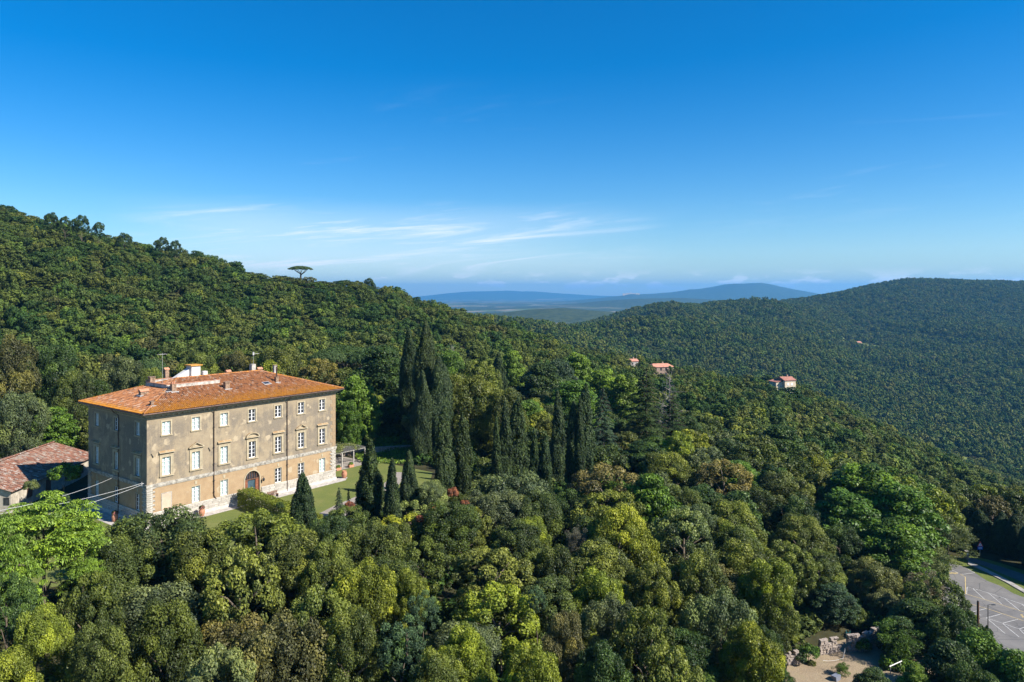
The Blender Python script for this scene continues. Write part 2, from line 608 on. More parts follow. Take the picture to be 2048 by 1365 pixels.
def f_tile(n):
    g = n.n('ShaderNodeTexCoord').outputs['Object']
    t = n.n('ShaderNodeAttribute', attribute_name='tint').outputs['Fac']
    e = n.n('ShaderNodeAttribute', attribute_name='lichen').outputs['Fac']
    c = n.ramp(t, [(0.0, (0.12, 0.065, 0.045)), (0.3, (0.28, 0.115, 0.05)), (0.6, (0.35, 0.15, 0.062)), (0.85, (0.36, 0.18, 0.10)), (1.0, (0.40, 0.27, 0.19))])
    b = n.noise(g, 2.5, 5, 0.7)
    li = n.step(n.math('ADD', e, n.math('MULTIPLY', n.math('SUBTRACT', b, 0.5), 1.5)), 0.30, 0.85)
    c = n.mix(n.math('MULTIPLY', li, 0.85), c, n.ramp(n.noise(g, 6.0, 3), [(0.3, (0.34, 0.125, 0.014)), (0.7, (0.46, 0.21, 0.018))]))
    c = n.mix(n.math('MULTIPLY', n.step(n.noise(g, 1.1, 7, 0.75), 0.50, 0.66), 0.55), c, (0.14, 0.085, 0.06))
    return pbsdf(n, c, 0.9, 0.12)


TILE = mat('roof_tile', f_tile)


def f_tile_old(n):
    g = n.n('ShaderNodeTexCoord').outputs['Object']
    t = n.n('ShaderNodeAttribute', attribute_name='tint').outputs['Fac']
    c = n.ramp(t, [(0.0, (0.10, 0.06, 0.05)), (0.35, (0.20, 0.095, 0.065)), (0.6, (0.26, 0.12, 0.08)), (0.85, (0.30, 0.20, 0.15)), (1.0, (0.40, 0.36, 0.32))])
    c = n.mix(n.step(n.noise(g, 0.7, 5, 0.7), 0.5, 0.62), c, (0.27, 0.22, 0.18))
    c = n.mix(n.math('MULTIPLY', n.step(n.noise(g, 5.0, 4, 0.7), 0.52, 0.66), 0.6), c, (0.09, 0.07, 0.06))
    return pbsdf(n, c, 0.92, 0.1)


OLDTILE = mat('old_roof_tile', f_tile_old)
ROOFBASE = plain('roof_bed', (0.10, 0.055, 0.04), 0.95, 0.3, 3.0)  # bed colour darkened to deepen the shade between the tile barrels
GREYPLASTER = plain('grey_plaster', (0.37, 0.345, 0.31), 0.9, 0.3, 1.8, bumpd=0.02)
WHITEPLASTER = plain('white_plaster', (0.58, 0.56, 0.53), 0.9, 0.12, 1.5)
BRICKY = plain('chimney_brick', (0.23, 0.155, 0.105), 0.9, 0.35, 4.0)
WHITEWOOD = plain('white_painted_wood', (0.78, 0.79, 0.80), 0.5, 0.06, 3.0)
SHUTTER = plain('white_inner_shutter', (0.66, 0.70, 0.70), 0.6, 0.06, 2.0)
BROWNWOOD = plain('brown_door_wood', (0.13, 0.065, 0.04), 0.6, 0.3, 5.0)
COPPER = plain('dark_copper', (0.085, 0.055, 0.045), 0.55, 0.3, 3.0, metal=0.3)
ZINC = plain('grey_metal', (0.42, 0.42, 0.42), 0.5, 0.15, 3.0, metal=0.4)
IRON = plain('dark_iron', (0.04, 0.04, 0.042), 0.5, 0.2, 4.0)
TERRA = plain('terracotta', (0.42, 0.20, 0.12), 0.85, 0.2, 4.0)
WEATHERWOOD = plain('weathered_wood', (0.36, 0.34, 0.31), 0.9, 0.2, 4.0)
FELT = plain('roof_felt', (0.25, 0.245, 0.22), 0.9, 0.12, 2.0)
CABLE = plain('pale_cable', (0.55, 0.55, 0.55), 0.6, 0.1, 3.0)
PAVING = plain('stone_paving', (0.40, 0.37, 0.34), 0.9, 0.25, 1.6, bumpd=0.02)
CONCRETE = plain('pale_concrete', (0.29, 0.275, 0.255), 0.9, 0.2, 1.2)
RUBBLE = plain('rubble_stone', (0.29, 0.245, 0.21), 0.95, 0.35, 2.2, bumpd=0.04)
FLOWER = plain('pink_flower', (0.62, 0.16, 0.22), 0.7, 0.2, 8.0)


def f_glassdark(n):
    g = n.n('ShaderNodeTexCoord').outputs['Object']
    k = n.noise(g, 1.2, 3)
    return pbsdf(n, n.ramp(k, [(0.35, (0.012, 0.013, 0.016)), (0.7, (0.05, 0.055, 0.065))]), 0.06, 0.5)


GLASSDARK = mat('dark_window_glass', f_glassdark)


def f_glass(n):
    tr = n.n('ShaderNodeBsdfTransparent', {'Color': (0.86, 0.95, 0.94)}).outputs[0]
    gl = n.n('ShaderNodeBsdfGlossy', {'Roughness': 0.05, 'Color': (1, 1, 1)}).outputs[0]
    return n.n('ShaderNodeMixShader', {0: 0.10, 1: tr, 2: gl}).outputs[0]


GLASS = mat('clear_window_glass', f_glass)
# ------------------------------------------------------------------ terrain
VC = Vector((-50.85, 102.0, 0))              # front left corner of the villa
VA = math.atan2(0.7966, 0.6045)              # its front runs along this direction
D1 = Vector((math.cos(VA), math.sin(VA), 0))
D2 = Vector((-D1.y, D1.x, 0))


def villa_xy(s, t, z=0.0):
    p = VC + D1 * s + D2 * t
    return Vector((p.x, p.y, z))


# ground heights: (column, height, depth)
ZP = [(-700, -16, 30), (300, -17, 30), (1024, -18, 30), (1700, -21, 30), (2700, -30, 30),
      (-600, -13, 55), (0, -12.5, 55), (400, -12, 55), (800, -12.5, 55), (1200, -14, 55), (1500, -16, 55), (1800, -19, 55), (2100, -23, 55), (2600, -30, 55),
      (-600, -6, 85), (0, -4.5, 85), (300, -3.5, 85), (600, -4.0, 85), (900, -6.5, 85), (1200, -9.5, 85), (1500, -12, 85), (1700, -12.7, 85), (1900, -16.5, 85), (2048, -18, 85), (2600, -26, 85),
      (-600, 0, 120), (0, 0, 120), (300, 0, 120), (600, 0, 120), (830, -1, 120), (1000, -4, 120), (1200, -6.5, 120), (1400, -8.5, 120), (1600, -11, 120), (1800, -13, 120), (1900, -14, 120), (2048, -14, 120), (2600, -18, 120),
      (-600, 3, 160), (0, 1.5, 160), (300, 1.5, 160), (600, 0.5, 160), (800, 2.0, 160), (1000, -2, 160), (1200, -4.5, 160), (1400, -7, 160), (1600, -11, 160), (1800, -17, 160), (1950, -16, 150), (2048, -17, 150), (2600, -24, 160)]
# canopy rows: (column, row of the tree tops, depth, tree height)
CP = [(0, 418, 440, 9), (100, 443, 450, 9), (200, 470, 450, 9), (300, 490, 450, 9), (400, 515, 470, 8), (500, 548, 480, 5), (600, 566, 495, 1), (700, 568, 480, 5), (750, 568, 470, 6), (800, 600, 470, 7), (900, 634, 470, 7), (1000, 664, 480, 7),
      (1320, 724, 950, 8), (1450, 735, 950, 8), (1600, 770, 900, 8), (1700, 802, 860, 8), (1800, 840, 800, 8), (1920, 880, 720, 8), (2048, 925, 670, 8),
      (0, 720, 205, 9), (0, 600, 270, 9), (0, 500, 320, 9), (-500, 640, 260, 9), (-500, 420, 330, 9), (-500, 250, 420, 9),
      (300, 730, 205, 9), (300, 640, 275, 9), (300, 560, 340, 9), 
      (600, 715, 215, 9), (600, 640, 330, 8), 
      (800, 725, 230, 9), (800, 650, 330, 8), (900, 690, 300, 8),
      (1000, 720, 260, 9), (1100, 690, 380, 9), (1100, 735, 250, 9), (1200, 712, 400, 9), (1200, 760, 250, 9),
      (1320, 742, 470, 2), (1330, 800, 250, 9), (1450, 752, 420, 9), (1450, 800, 280, 9), (1570, 772, 430, 5), (1600, 822, 300, 9),
      (1700, 818, 430, 9), (1700, 880, 260, 9), (1800, 868, 400, 9), (1800, 960, 230, 9), (1920, 920, 370, 9), (2048, 975, 340, 9), (2048, 1040, 210, 9), (2600, 1100, 320, 9),
      (1150, 690, 800, 8), (2600, 980, 640, 8),
      (1180, 665, 1200, 8), (1180, 648, 1500, 8), (1300, 650, 1100, 8), (1300, 646, 1500, 8), (1400, 660, 1100, 8), (1400, 634, 1550, 8), (1500, 618, 1700, 8),
      (1560, 690, 1150, 8), (1570, 613, 1950, 8), (1640, 594, 2150, 8), (1700, 688, 1500, 3), (1720, 578, 2300, 8), (1820, 700, 1400, 8), (1820, 559, 2350, 8), (1940, 562, 2400, 8),
      (2048, 770, 1050, 8), (2048, 680, 1500, 8), (2048, 564, 2450, 8), (2600, 760, 1300, 8), (2600, 600, 2500, 8),
      (1060, 662, 900, 8), (1060, 660, 1500, 8)]
ZP += [(1320, -58, 640), (1450, -66, 620), (1600, -78, 600), (1700, -87, 590), (1800, -94, 560), (1920, -100, 520), (2048, -108, 480),
       (0, 60, 520), (200, 46, 530), (400, 30, 560), (600, 14, 600), (800, -8, 560), (1000, -38, 560), (-500, 70, 900), (0, 62, 700), (300, 45, 800), (600, 15, 900), (800, -10, 800), (900, -25, 800), (1000, -45, 800),
       (-500, 0, 2500), (0, -20, 2500), (600, -70, 2500), (900, -90, 2500), (1060, -95, 2500), (1200, -75, 2300), (1350, -45, 2400), (1500, -30, 2700), (1820, 20, 3300), (2048, 20, 3400), (2600, 0, 3400),
       (300, -60, 1600), (900, -60, 1500), (-500, -90, 6000), (500, -105, 6000), (1024, -105, 6000), (1500, -105, 6000), (2600, -100, 6000)]
PTS = [((p - 1024) / FPX, math.log(Y), z) for p, z, Y in ZP]
PTS += [((p - 1024) / FPX, math.log(Y), CAMZ - (r - HOR) / FPX * Y - h) for p, r, Y, h in CP]
PTS = np.array(PTS)
US, VS = 1.6, 1.0


def _phi(r2):
    return r2 * np.log(r2 + 1e-9)


def _fit():
    q = PTS[:, :2] * (US, VS)
    # heights are fitted divided by depth, so far and near ground weigh alike
    val = PTS[:, 2] / np.exp(PTS[:, 1])
    n = len(q)
    d2 = ((q[:, None] - q[None]) ** 2).sum(-1)
    A = np.zeros((n + 3, n + 3))
    A[:n, :n] = _phi(d2) + np.eye(n) * 2e-4
    A[:n, n] = A[n, :n] = 1
    A[:n, n + 1:] = q
    A[n + 1:, :n] = q.T
    w = np.linalg.solve(A, np.concatenate([val, np.zeros(3)]))
    return q, w


_Q, _W = _fit()


def seg_poly_dist(x, y, poly):
    """signed distance to a polygon, negative inside"""
    d = np.full(x.shape, 1e9)
    ins = np.zeros(x.shape, bool)
    n = len(poly)
    for i in range(n):
        ax, ay = poly[i][:2]
        bx, by = poly[(i + 1) % n][:2]
        ex, ey = bx - ax, by - ay
        t = np.clip(((x - ax) * ex + (y - ay) * ey) / (ex * ex + ey * ey + 1e-12), 0, 1)
        d = np.minimum(d, np.hypot(x - ax - t * ex, y - ay - t * ey))
        c = ((ay > y) != (by > y)) & (x < (bx - ax) * (y - ay) / ((by - ay) if by != ay else 1e-12) + ax)
        ins ^= c
    return np.where(ins, -d, d)


TERRACE = [villa_xy(*p) for p in ((-26, -12), (-10, -17.5), (6, -21), (22, -21), (40, -19), (50, -12), (50, 14), (40, 30), (-4, 34), (-26, 30))]
PARKZ = -14.0
PARK = [on_z(*p, PARKZ) for p in ((1876, 1124), (1905, 1113), (1960, 1108), (2250, 1165), (2700, 1290), (2500, 1420), (2200, 1370), (2048, 1292), (1960, 1232), (1885, 1195))]
YARDZ = -12.7
YARD = [on_z(*p, YARDZ) for p in ((1560, 1420), (1575, 1330), (1640, 1292), (1760, 1262), (1850, 1300), (1880, 1350), (1850, 1420))]
FLATS = [(TERRACE, 0.0, 9.0), (PARK, PARKZ, 8.0), (YARD, YARDZ, 5.0)]

HILLS = [  # far hills: x/depth column, depth, height above the plain, half widths across and along
    (1130, 3600, 62, 470, 700), (1010, 3300, 22, 500, 500),
    (1478, 12600, 235, 1050, 1500), (1395, 12300, 75, 1500, 1200), (1270, 11900, 85, 900, 900), (1600, 12600, 80, 1200, 1200), (1160, 10500, 25, 1300, 900),
    (1262, 11700, 34, 120, 250), (1430, 7600, 78, 1300, 800), (1290, 7300, 48, 800, 700), (1120, 6200, 26, 700, 500), (960, 9500, 20, 900, 700),
    (985, 20000, 165, 1500, 1500), (1090, 20000, 95, 1500, 1500), (900, 20000, 60, 1300, 1500), (1210, 20000, 60, 1700, 1500),
    (500, 20000, 60, 3000, 1500), (-300, 19500, 160, 4000, 1500), (1900, 17000, 200, 3500, 2000), (2500, 15000, 260, 3500, 2500)]


def ground(x, y):
    x = np.atleast_1d(np.asarray(x, float))
    y = np.atleast_1d(np.asarray(y, float))
    Y = np.maximum(y, 12.0)
    u, v = np.clip(x / Y, -1.35, 1.35), np.log(Y)
    qx, qy = u * US, v * VS
    h = _W[-3] + _W[-2] * qx + _W[-1] * qy
    for (a, b), w in zip(_Q, _W[:-3]):
        h = h + w * _phi((qx - a) ** 2 + (qy - b) ** 2)
    h = h * Y
    # folds and gullies that grow with distance
    h = h + fbm(x / 60, y / 60, 4) * 3.0 * np.clip((Y - 170) / 200, 0, 1) + fbm(x / 260, y / 620, 4) * 110 * np.clip((Y - 750) / 500, 0, 1) * np.clip((2350 - Y) / 700, 0.25, 1) * np.clip((3200 - Y) / 900, 0, 1)
    far = -112.0 + fbm(x / 900, y / 900, 3) * 16
    for c, dep, hh, sx, sy in HILLS:
        cx = (c - 1024) / FPX * dep
        rr = ((x - cx) / sx) ** 2 + ((y - dep) / sy) ** 2
        far = far + hh * np.exp(-rr) * (1 + 0.4 * fbm(x / (sx * 0.45), y / (sx * 0.45), 5))
    b = np.clip((Y - 2700) / 800, 0, 1)
    b = b * b * (3 - 2 * b)
    h = h * (1 - b) + far * b
    for poly, z, m in FLATS:
        near = (np.abs(y - 110) < 90)
        if not near.any(): continue
        d = np.full(x.shape, 1e9)
        d[near] = seg_poly_dist(x[near], y[near], poly)
        k = np.clip(1 - d / m, 0, 1)
        k = k * k * (3 - 2 * k)
        h = h * (1 - k) + z * k
    return h


def gz(x, y):
    return float(ground([x], [y])[0])


def build_ground():
    nu, nv = 400, 440
    cols = np.linspace(-1.3, 1.3, nu)
    deps = np.exp(np.linspace(math.log(9.0), math.log(25000), nv))
    U, Y = np.meshgrid(cols, deps)
    X = U * Y
    Z = ground(X.ravel(), Y.ravel()).reshape(X.shape)
    V = np.stack([X, Y, Z], -1).reshape(-1, 3)
    i = np.arange(nu - 1)[None] + nu * np.arange(nv - 1)[:, None]
    F = np.stack([i, i + 1, i + nu + 1, i + nu], -1).reshape(-1, 4)
    me = np_mesh('ground', V, F, GROUND, smooth=True)
    o = link('ground', me)
    tag(o, 'wooded hills, valley and far plain the villa stands among', kind='structure')
    return X, Y, Z


GX, GY, GZ = build_ground()


def gz(x, y):
    """height of the ground sheet at a point"""
    nu, nv = GZ.shape[1], GZ.shape[0]
    fu = (x / y + 1.3) / 2.6 * (nu - 1)
    fv = math.log(y / 9.0) / math.log(25000 / 9.0) * (nv - 1)
    i, j = min(max(int(fu), 0), nu - 2), min(max(int(fv), 0), nv - 2)
    a, b = fu - i, fv - j
    return float((GZ[j, i] * (1 - a) + GZ[j, i + 1] * a) * (1 - b) + (GZ[j + 1, i] * (1 - a) + GZ[j + 1, i + 1] * a) * b)


def build_haze():
    mb = MB()
    mb.box(-34000, 34000, -300, 25600, -260, 360)
    m = bpy.data.materials.new('thin_haze')
    m.use_nodes = True
    m.node_tree.nodes.clear()
    n = NT(m.node_tree)
    vol = n.n('ShaderNodeVolumePrincipled', {'Color': (0.13, 0.50, 1.0), 'Density': HAZE, 'Anisotropy': 0.15})
    n.n('ShaderNodeOutputMaterial', {'Volume': vol})
    o = mb.build('haze', m)
    tag(o, 'thin blue summer haze over the valley', kind='stuff')


HAZE = 6.6e-5
build_haze()
# ------------------------------------------------------------------ trees
rs = np.random.RandomState(5)


def unit(v):
    return v / (np.linalg.norm(v, axis=-1, keepdims=True) + 1e-9)


def leaves_mesh(name, C, N, size, asp, tint, mat_, tdir=None, rng=rs):
    """one rhombic leaf spray per row of C, facing N"""
    n = len(C)
    N = unit(N)
    t = rng.randn(n, 3) if tdir is None else tdir + 0.35 * rng.randn(n, 3)
    t = unit(t - (t * N).sum(1, keepdims=True) * N)
    b = np.cross(N, t)
    L = (size * rng.uniform(0.65, 1.35, n))[:, None]
    W = L * asp
    sh = rng.uniform(-0.25, 0.25, n)[:, None]
    V = np.stack([C - t * L * 0.5, C + b * W * 0.5 + t * L * sh + N * W * 0.12, C + t * L * 0.5, C - b * W * 0.5 + t * L * sh + N * W * 0.12], 1).reshape(-1, 3)
    F = np.arange(n * 4).reshape(-1, 4)
    return np_mesh(name, V, F, mat_, {'tint': ('FACE', np.clip(tint, 0, 1))})


def lobes_to_leaves(cs, rr, outd, squash, per_area, size, asp, jitter, rng, up=0.25, hemi=-0.35, lt=0.22, leafvar=None):
    leafvar = (0.16 if size < 0.5 else 0.07) if leafvar is None else leafvar
    lt = lt if size < 0.5 else lt * 0.6
    jitter = jitter if size < 0.5 else 0.35
    C, N, T = [], [], []
    for c, r, o in zip(cs, rr, outd):
        k = max(8, int(per_area * 4 * math.pi * r * r * 0.65 / (size * size * asp * 0.5)))
        d = unit(rng.randn(int(k * 2.2), 3))
        d = d[(d * o).sum(1) > hemi][:k]
        q = d * (r * rng.uniform(0.70, 1.15, len(d)))[:, None] * (1, 1, squash)
        C.append(c + q)
        N.append(unit(d * (1, 1, 1 / squash)) + (0, 0, up) + jitter * rng.randn(len(d), 3))
        lob = rng.normal(0.45, lt)
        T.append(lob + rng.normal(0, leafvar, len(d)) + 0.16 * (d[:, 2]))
    return np.concatenate(C), np.concatenate(N), np.concatenate(T)


def fib(n, rng, lo=-0.5):
    i = np.arange(n) + 0.5
    z = 1 - (1 - lo) * i / n
    a = i * 2.399963 + rng.uniform(0, 6.28)
    r = np.sqrt(np.maximum(0, 1 - z * z))
    return np.stack([r * np.cos(a), r * np.sin(a), z], 1)


def trunk_mesh(name, h, r, limbs, rng, mat_=None, lean=0.05, spread=0.55):
    mb = MB()
    top = Vector((rng.uniform(-lean, lean) * h, rng.uniform(-lean, lean) * h, h))
    mid = top * 0.5 + Vector((rng.uniform(-lean, lean) * h, rng.uniform(-lean, lean) * h, 0)) * 0.6
    mb.tube([(0, 0, -0.8), (0, 0, 0.0), mid, top], [r * 1.35, r * 1.1, r * 0.75, r * 0.3], 7)
    for i in range(limbs):
        a = 2.4 * i + rng.uniform(-0.4, 0.4)
        b = mid.lerp(top, rng.uniform(-0.2, 0.75))
        e = b + Vector((math.cos(a), math.sin(a), rng.uniform(0.25, 0.9))) * h * spread * rng.uniform(0.6, 1.0)
        m_ = b.lerp(e, 0.5) + Vector((0, 0, 0.06 * h))
        mb.tube([b, m_, e], [r * 0.42, r * 0.26, r * 0.08], 5)
    return mb.mesh(name, mat_ or BARK, True)


# every maker returns (crown mesh, trunk mesh, height, width)
def make_oak(seed, leaf=0.27, dens=1.15, nl=105, Rw=4.3, H=9.5, mat_=None, lobe=(0.62, 1.22), dome=0.5):
    rng = np.random.RandomState(seed)
    # several boughs of different height make the uneven outline
    bough = [(np.array([0, 0, H * 0.60]), np.array([Rw * 0.70, Rw * 0.70, H * 0.36]))]
    for i in range(8):
        a = i * 0.785 + rng.uniform(-0.5, 0.5)
        d = Rw * rng.uniform(0.30, 0.78)
        bough.append((np.array([d * math.cos(a), d * math.sin(a), H * rng.uniform(0.26, 0.74)]), np.array([Rw * rng.uniform(0.28, 0.52)] * 2 + [H * rng.uniform(0.18, 0.30)])))
    cs, rr, od, nb = [], [], [], []
    per = nl // len(bough)
    for k, (c, e) in enumerate(bough):
        m = int(per * (1.9 if k == 0 else 0.95))
        d = fib(m, rng, -0.55 if k else -0.2) + 0.10 * rng.randn(m, 3)
        p = c + unit(d) * e * rng.uniform(0.86, 1.06, m)[:, None]
        ok = np.ones(m, bool)
        for j, (c2, e2) in enumerate(bough):     # drop lobes buried inside another bough
            if j != k: ok &= (((p - c2) / (e2 * 0.82)) ** 2).sum(1) > 1
        ok &= p[:, 2] > 0.06 * H
        cs.append(p[ok]); od.append(unit(d / e)[ok]); rr.append(rng.uniform(*lobe, ok.sum())); nb.append(int(ok.sum()))
    cs, od, rr = np.concatenate(cs), np.concatenate(od), np.concatenate(rr)
    counts = [max(8, int(dens * 4 * math.pi * r * r * 0.65 / (leaf * leaf * 0.62 * 0.5))) for r in rr]
    bt = np.repeat(rng.normal(0, 0.13, len(nb)), nb)
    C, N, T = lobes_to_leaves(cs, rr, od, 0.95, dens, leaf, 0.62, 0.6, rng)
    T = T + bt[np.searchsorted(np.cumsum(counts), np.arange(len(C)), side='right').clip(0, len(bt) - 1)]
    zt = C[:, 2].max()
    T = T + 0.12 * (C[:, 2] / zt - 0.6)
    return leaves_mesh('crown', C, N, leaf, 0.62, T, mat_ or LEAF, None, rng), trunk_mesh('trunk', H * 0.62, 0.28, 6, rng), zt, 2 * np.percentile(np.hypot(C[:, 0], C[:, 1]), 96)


def make_broad(seed, leaf=0.36, dens=0.95, nl=95, Rw=4.6, H=11, asp=0.6, squash=0.6, mat_=None, jit=0.55):
    """looser crown of layered, flattened sprays"""
    rng = np.random.RandomState(seed)
    cs, rr, od = [], [], []
    for layer in range(7):
        f = layer / 6.0
        zc = H * (0.28 + 0.66 * f)
        rad = Rw * (math.sin(math.pi * min(1, 0.30 + 0.62 * f)) ** 0.7) * rng.uniform(0.9, 1.08)
        m = int(nl / 7 * (0.6 + rad / Rw * 0.6))
        for i in range(m):
            a = i * 2.39996 + layer
            q = rad * math.sqrt((i + 0.6) / m) * rng.uniform(0.9, 1.1)
            p = np.array([q * math.cos(a), q * math.sin(a), zc - 0.22 * q * (0.4 + 0.6 * f) + rng.uniform(-0.5, 0.5)])
            cs.append(p); rr.append(rng.uniform(0.7, 1.25)); od.append(unit(np.array([math.cos(a) * q / Rw, math.sin(a) * q / Rw, 0.7])))
    cs, od, rr = np.array(cs), np.array(od), np.array(rr)
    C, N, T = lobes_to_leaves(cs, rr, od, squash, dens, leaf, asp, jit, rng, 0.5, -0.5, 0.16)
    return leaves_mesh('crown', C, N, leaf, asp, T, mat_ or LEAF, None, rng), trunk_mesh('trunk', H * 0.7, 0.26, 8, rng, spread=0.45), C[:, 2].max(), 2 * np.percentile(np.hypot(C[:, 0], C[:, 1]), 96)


def make_fern(seed, H=10, Rw=5.5):
    """light tree with long feathered leaves in star-shaped tufts"""
    rng = np.random.RandomState(seed)
    C, N, TD, T = [], [], [], []
    hub = [(0.0, 0.0, H * 0.97, Rw * 0.45)] + [(Rw * rng.uniform(0.38, 0.66) * math.cos(k * 0.95 + rng.uniform(-.3, .3)), Rw * rng.uniform(0.38, 0.66) * math.sin(k * 0.95 + rng.uniform(-.3, .3)), H * rng.uniform(0.52, 0.92), Rw * rng.uniform(0.28, 0.46)) for k in range(13)]
    for i in range(340):
        a = i * 2.39996
        hx, hy, hz, hr_ = hub[i % len(hub)]
        q = hr_ * math.sqrt(rng.rand()) * rng.uniform(0.85, 1.15)
        z = hz - 0.32 * q * q / hr_ * (0.8 + 0.8 * rng.rand()) + rng.uniform(-0.5, 0.25)
        c = np.array([hx + q * math.cos(a), hy + q * math.sin(a), z])
        tt = rng.normal(0.5, 0.16)
        for k in range(13):
            b = k * 0.4833 + rng.uniform(-0.2, 0.2)
            d = np.array([math.cos(b), math.sin(b), 0.12])
            for s in range(6):
                r0 = 0.16 + 0.14 * s
                droop = -0.35 * (r0 ** 2)
                side = np.array([-d[1], d[0], 0]) * (0.10 if s % 2 else -0.10) * (1.2 - 0.1 * s)
                C.append(c + d * r0 + side + (0, 0, droop))
                N.append(np.array([0, 0, 1.0]) + d * 0.35 * r0 + 0.35 * rng.randn(3))
                TD.append(d + side * 5)
                T.append(tt + rng.normal(0, 0.12) + 0.05 * s)
    C, N, TD, T = map(np.array, (C, N, TD, T))
    return leaves_mesh('crown', C, N, 0.27, 0.5, T, LEAF, TD, rng), trunk_mesh('trunk', H * 0.8, 0.24, 8, rng, spread=0.4), C[:, 2].max(), 2 * Rw


def make_cypress(seed, H=12, Rw=1.25, base=0.06, tip=0.55, dens=1.15, leaf=0.24, broad=0.35):
    rng = np.random.RandomState(seed)
    nl = int(30 * H * Rw / 1.1)
    cs, rr, od = [], [], []
    ph = rng.uniform(0, 6.28, 3)
    for i in range(nl):
        f = ((i + 0.5) / nl) ** 0.92
        a = i * 2.39996
        prof = min(1.0, ((1 - f) / tip) ** 0.72 if f > 1 - tip else 1.0) * (0.72 + 0.28 * min(1, f / broad))
        rad = Rw * prof * (1 + 0.15 * math.sin(2 * a + ph[0] + 4 * f) + 0.13 * math.sin(3 * a + ph[1] + 13 * f) + 0.08 * math.sin(a + ph[2] + 23 * f) + rng.uniform(-0.2, 0.1))
        z = H * (base + (1 - base) * f * 0.985)
        if f > 0.55 and rng.rand() < 0.38:      # a second, shorter leader
            z, ox, oy = z - 0.07 * H, Rw * 0.32 * math.cos(ph[2]), Rw * 0.32 * math.sin(ph[2])
        else:
            ox = oy = 0.0
        cs.append((ox + rad * 0.78 * math.cos(a), oy + rad * 0.78 * math.sin(a), z - 0.25))
        rr.append(rng.uniform(0.22, 0.40) * (0.55 + 0.45 * prof) * max(1.0, Rw / 1.4))
        od.append((math.cos(a), math.sin(a), 0.35))
    cs, rr, od = np.array(cs), np.array(rr), unit(np.array(od))
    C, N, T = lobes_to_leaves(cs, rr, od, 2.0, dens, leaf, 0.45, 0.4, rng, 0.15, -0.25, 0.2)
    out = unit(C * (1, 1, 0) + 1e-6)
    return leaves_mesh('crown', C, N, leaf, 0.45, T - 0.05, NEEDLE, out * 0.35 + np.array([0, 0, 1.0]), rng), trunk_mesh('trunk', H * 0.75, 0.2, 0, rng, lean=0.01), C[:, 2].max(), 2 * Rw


def make_cedar(seed, H=16, Rw=4.6, droop=0.35, dens=1.0, mat_=None):
    rng = np.random.RandomState(seed)
    C, N, TD, T = [], [], [], []
    mb = MB()
    mb.tube([(0, 0, -0.8), (0, 0, H * 0.5), (0.1, 0, H * 0.98)], [0.42, 0.28, 0.04], 7)
    nb = 74
    for i in range(nb):
        f = (i + 0.5) / nb
        z = H * (0.12 + 0.86 * f)
        L = Rw * (1 - f) ** 0.75 * rng.uniform(0.72, 1.1) + 0.35
        a = i * 2.39996 + rng.uniform(-0.25, 0.25)
        d = np.array([math.cos(a), math.sin(a), 0])
        s = np.array([-d[1], d[0], 0])
        mb.tube([(0, 0, z), tuple(d * L * 0.55 + (0, 0, z + 0.05 * L)), tuple(d * L * 0.95 + (0, 0, z - droop * 0.4 * L))], [0.07, 0.045, 0.015], 4)
        k = int(190 * dens * L)
        x = rng.uniform(0.12, 1.0, k) ** 0.75
        wd = 0.36 * L * np.sin(np.pi * np.minimum(1, 0.18 + 0.80 * x)) * rng.uniform(-1, 1, k)
        zz = z + 0.10 * L * x - droop * L * x ** 2.2 - 0.22 * np.abs(wd) - np.abs(rng.normal(0, 0.10, k)) * (1 + L * 0.1)
        c = d * (x * L)[:, None] + s * wd[:, None]
        c[:, 2] = zz
        C.append(c)
        nn = np.tile((0, 0, 1.0), (k, 1)) + d * (droop * x)[:, None] + s * (0.5 * wd)[:, None] + 0.38 * rng.randn(k, 3)
        N.append(nn)
        TD.append(np.tile(d, (k, 1)) + s * np.sign(wd)[:, None] * 0.8 + (0, 0, -0.3))
        T.append(rng.normal(0.42, 0.15) + rng.normal(0, 0.13, k) + 0.22 * (x - 0.5))
    C, N, TD, T = map(np.concatenate, (C, N, TD, T))
    return leaves_mesh('crown', C, N, 0.26, 0.42, T, mat_ or NEEDLE, TD, rng), mb.mesh('trunk', BARK, True), C[:, 2].max(), 2 * Rw


def make_umbrella(seed, H=15, Rw=8.0, leaf=0.55):
    rng = np.random.RandomState(seed)
    cs, rr, od = [], [], []
    for i in range(120):
        a = i * 2.39996
        q = math.sqrt((i + 0.5) / 120)
        cs.append((q * Rw * math.cos(a), q * Rw * math.sin(a), H - 1.1 - 2.3 * q ** 2.2 + rng.uniform(-0.25, 0.25)))
        rr.append(rng.uniform(0.8, 1.25)); od.append((0.4 * math.cos(a) * q, 0.4 * math.sin(a) * q, 1))
    C, N, T = lobes_to_leaves(np.array(cs), np.array(rr), unit(np.array(od)), 0.7, 1.0, leaf, 0.5, 0.45, rng, 0.3, -0.4, 0.12)
    mb = MB()
    mb.tube([(0, 0, -1), (0.2, 0, H * 0.35), (0, 0.2, H * 0.55)], [0.75, 0.55, 0.5], 7)
    for i in range(9):
        a = i * 0.7
        e = Vector((Rw * 0.68 * math.cos(a), Rw * 0.68 * math.sin(a), H - 2.6))
        b = Vector((0, 0.1, H * (0.38 + 0.02 * i)))
        mb.tube([b, b.lerp(e, 0.5) - Vector((0, 0, 0.5)), e], [0.3, 0.2, 0.09], 5)
    return leaves_mesh('crown', C, N, leaf, 0.5, T, NEEDLE, None, rng), mb.mesh('trunk', BARK, True), C[:, 2].max(), 2 * Rw


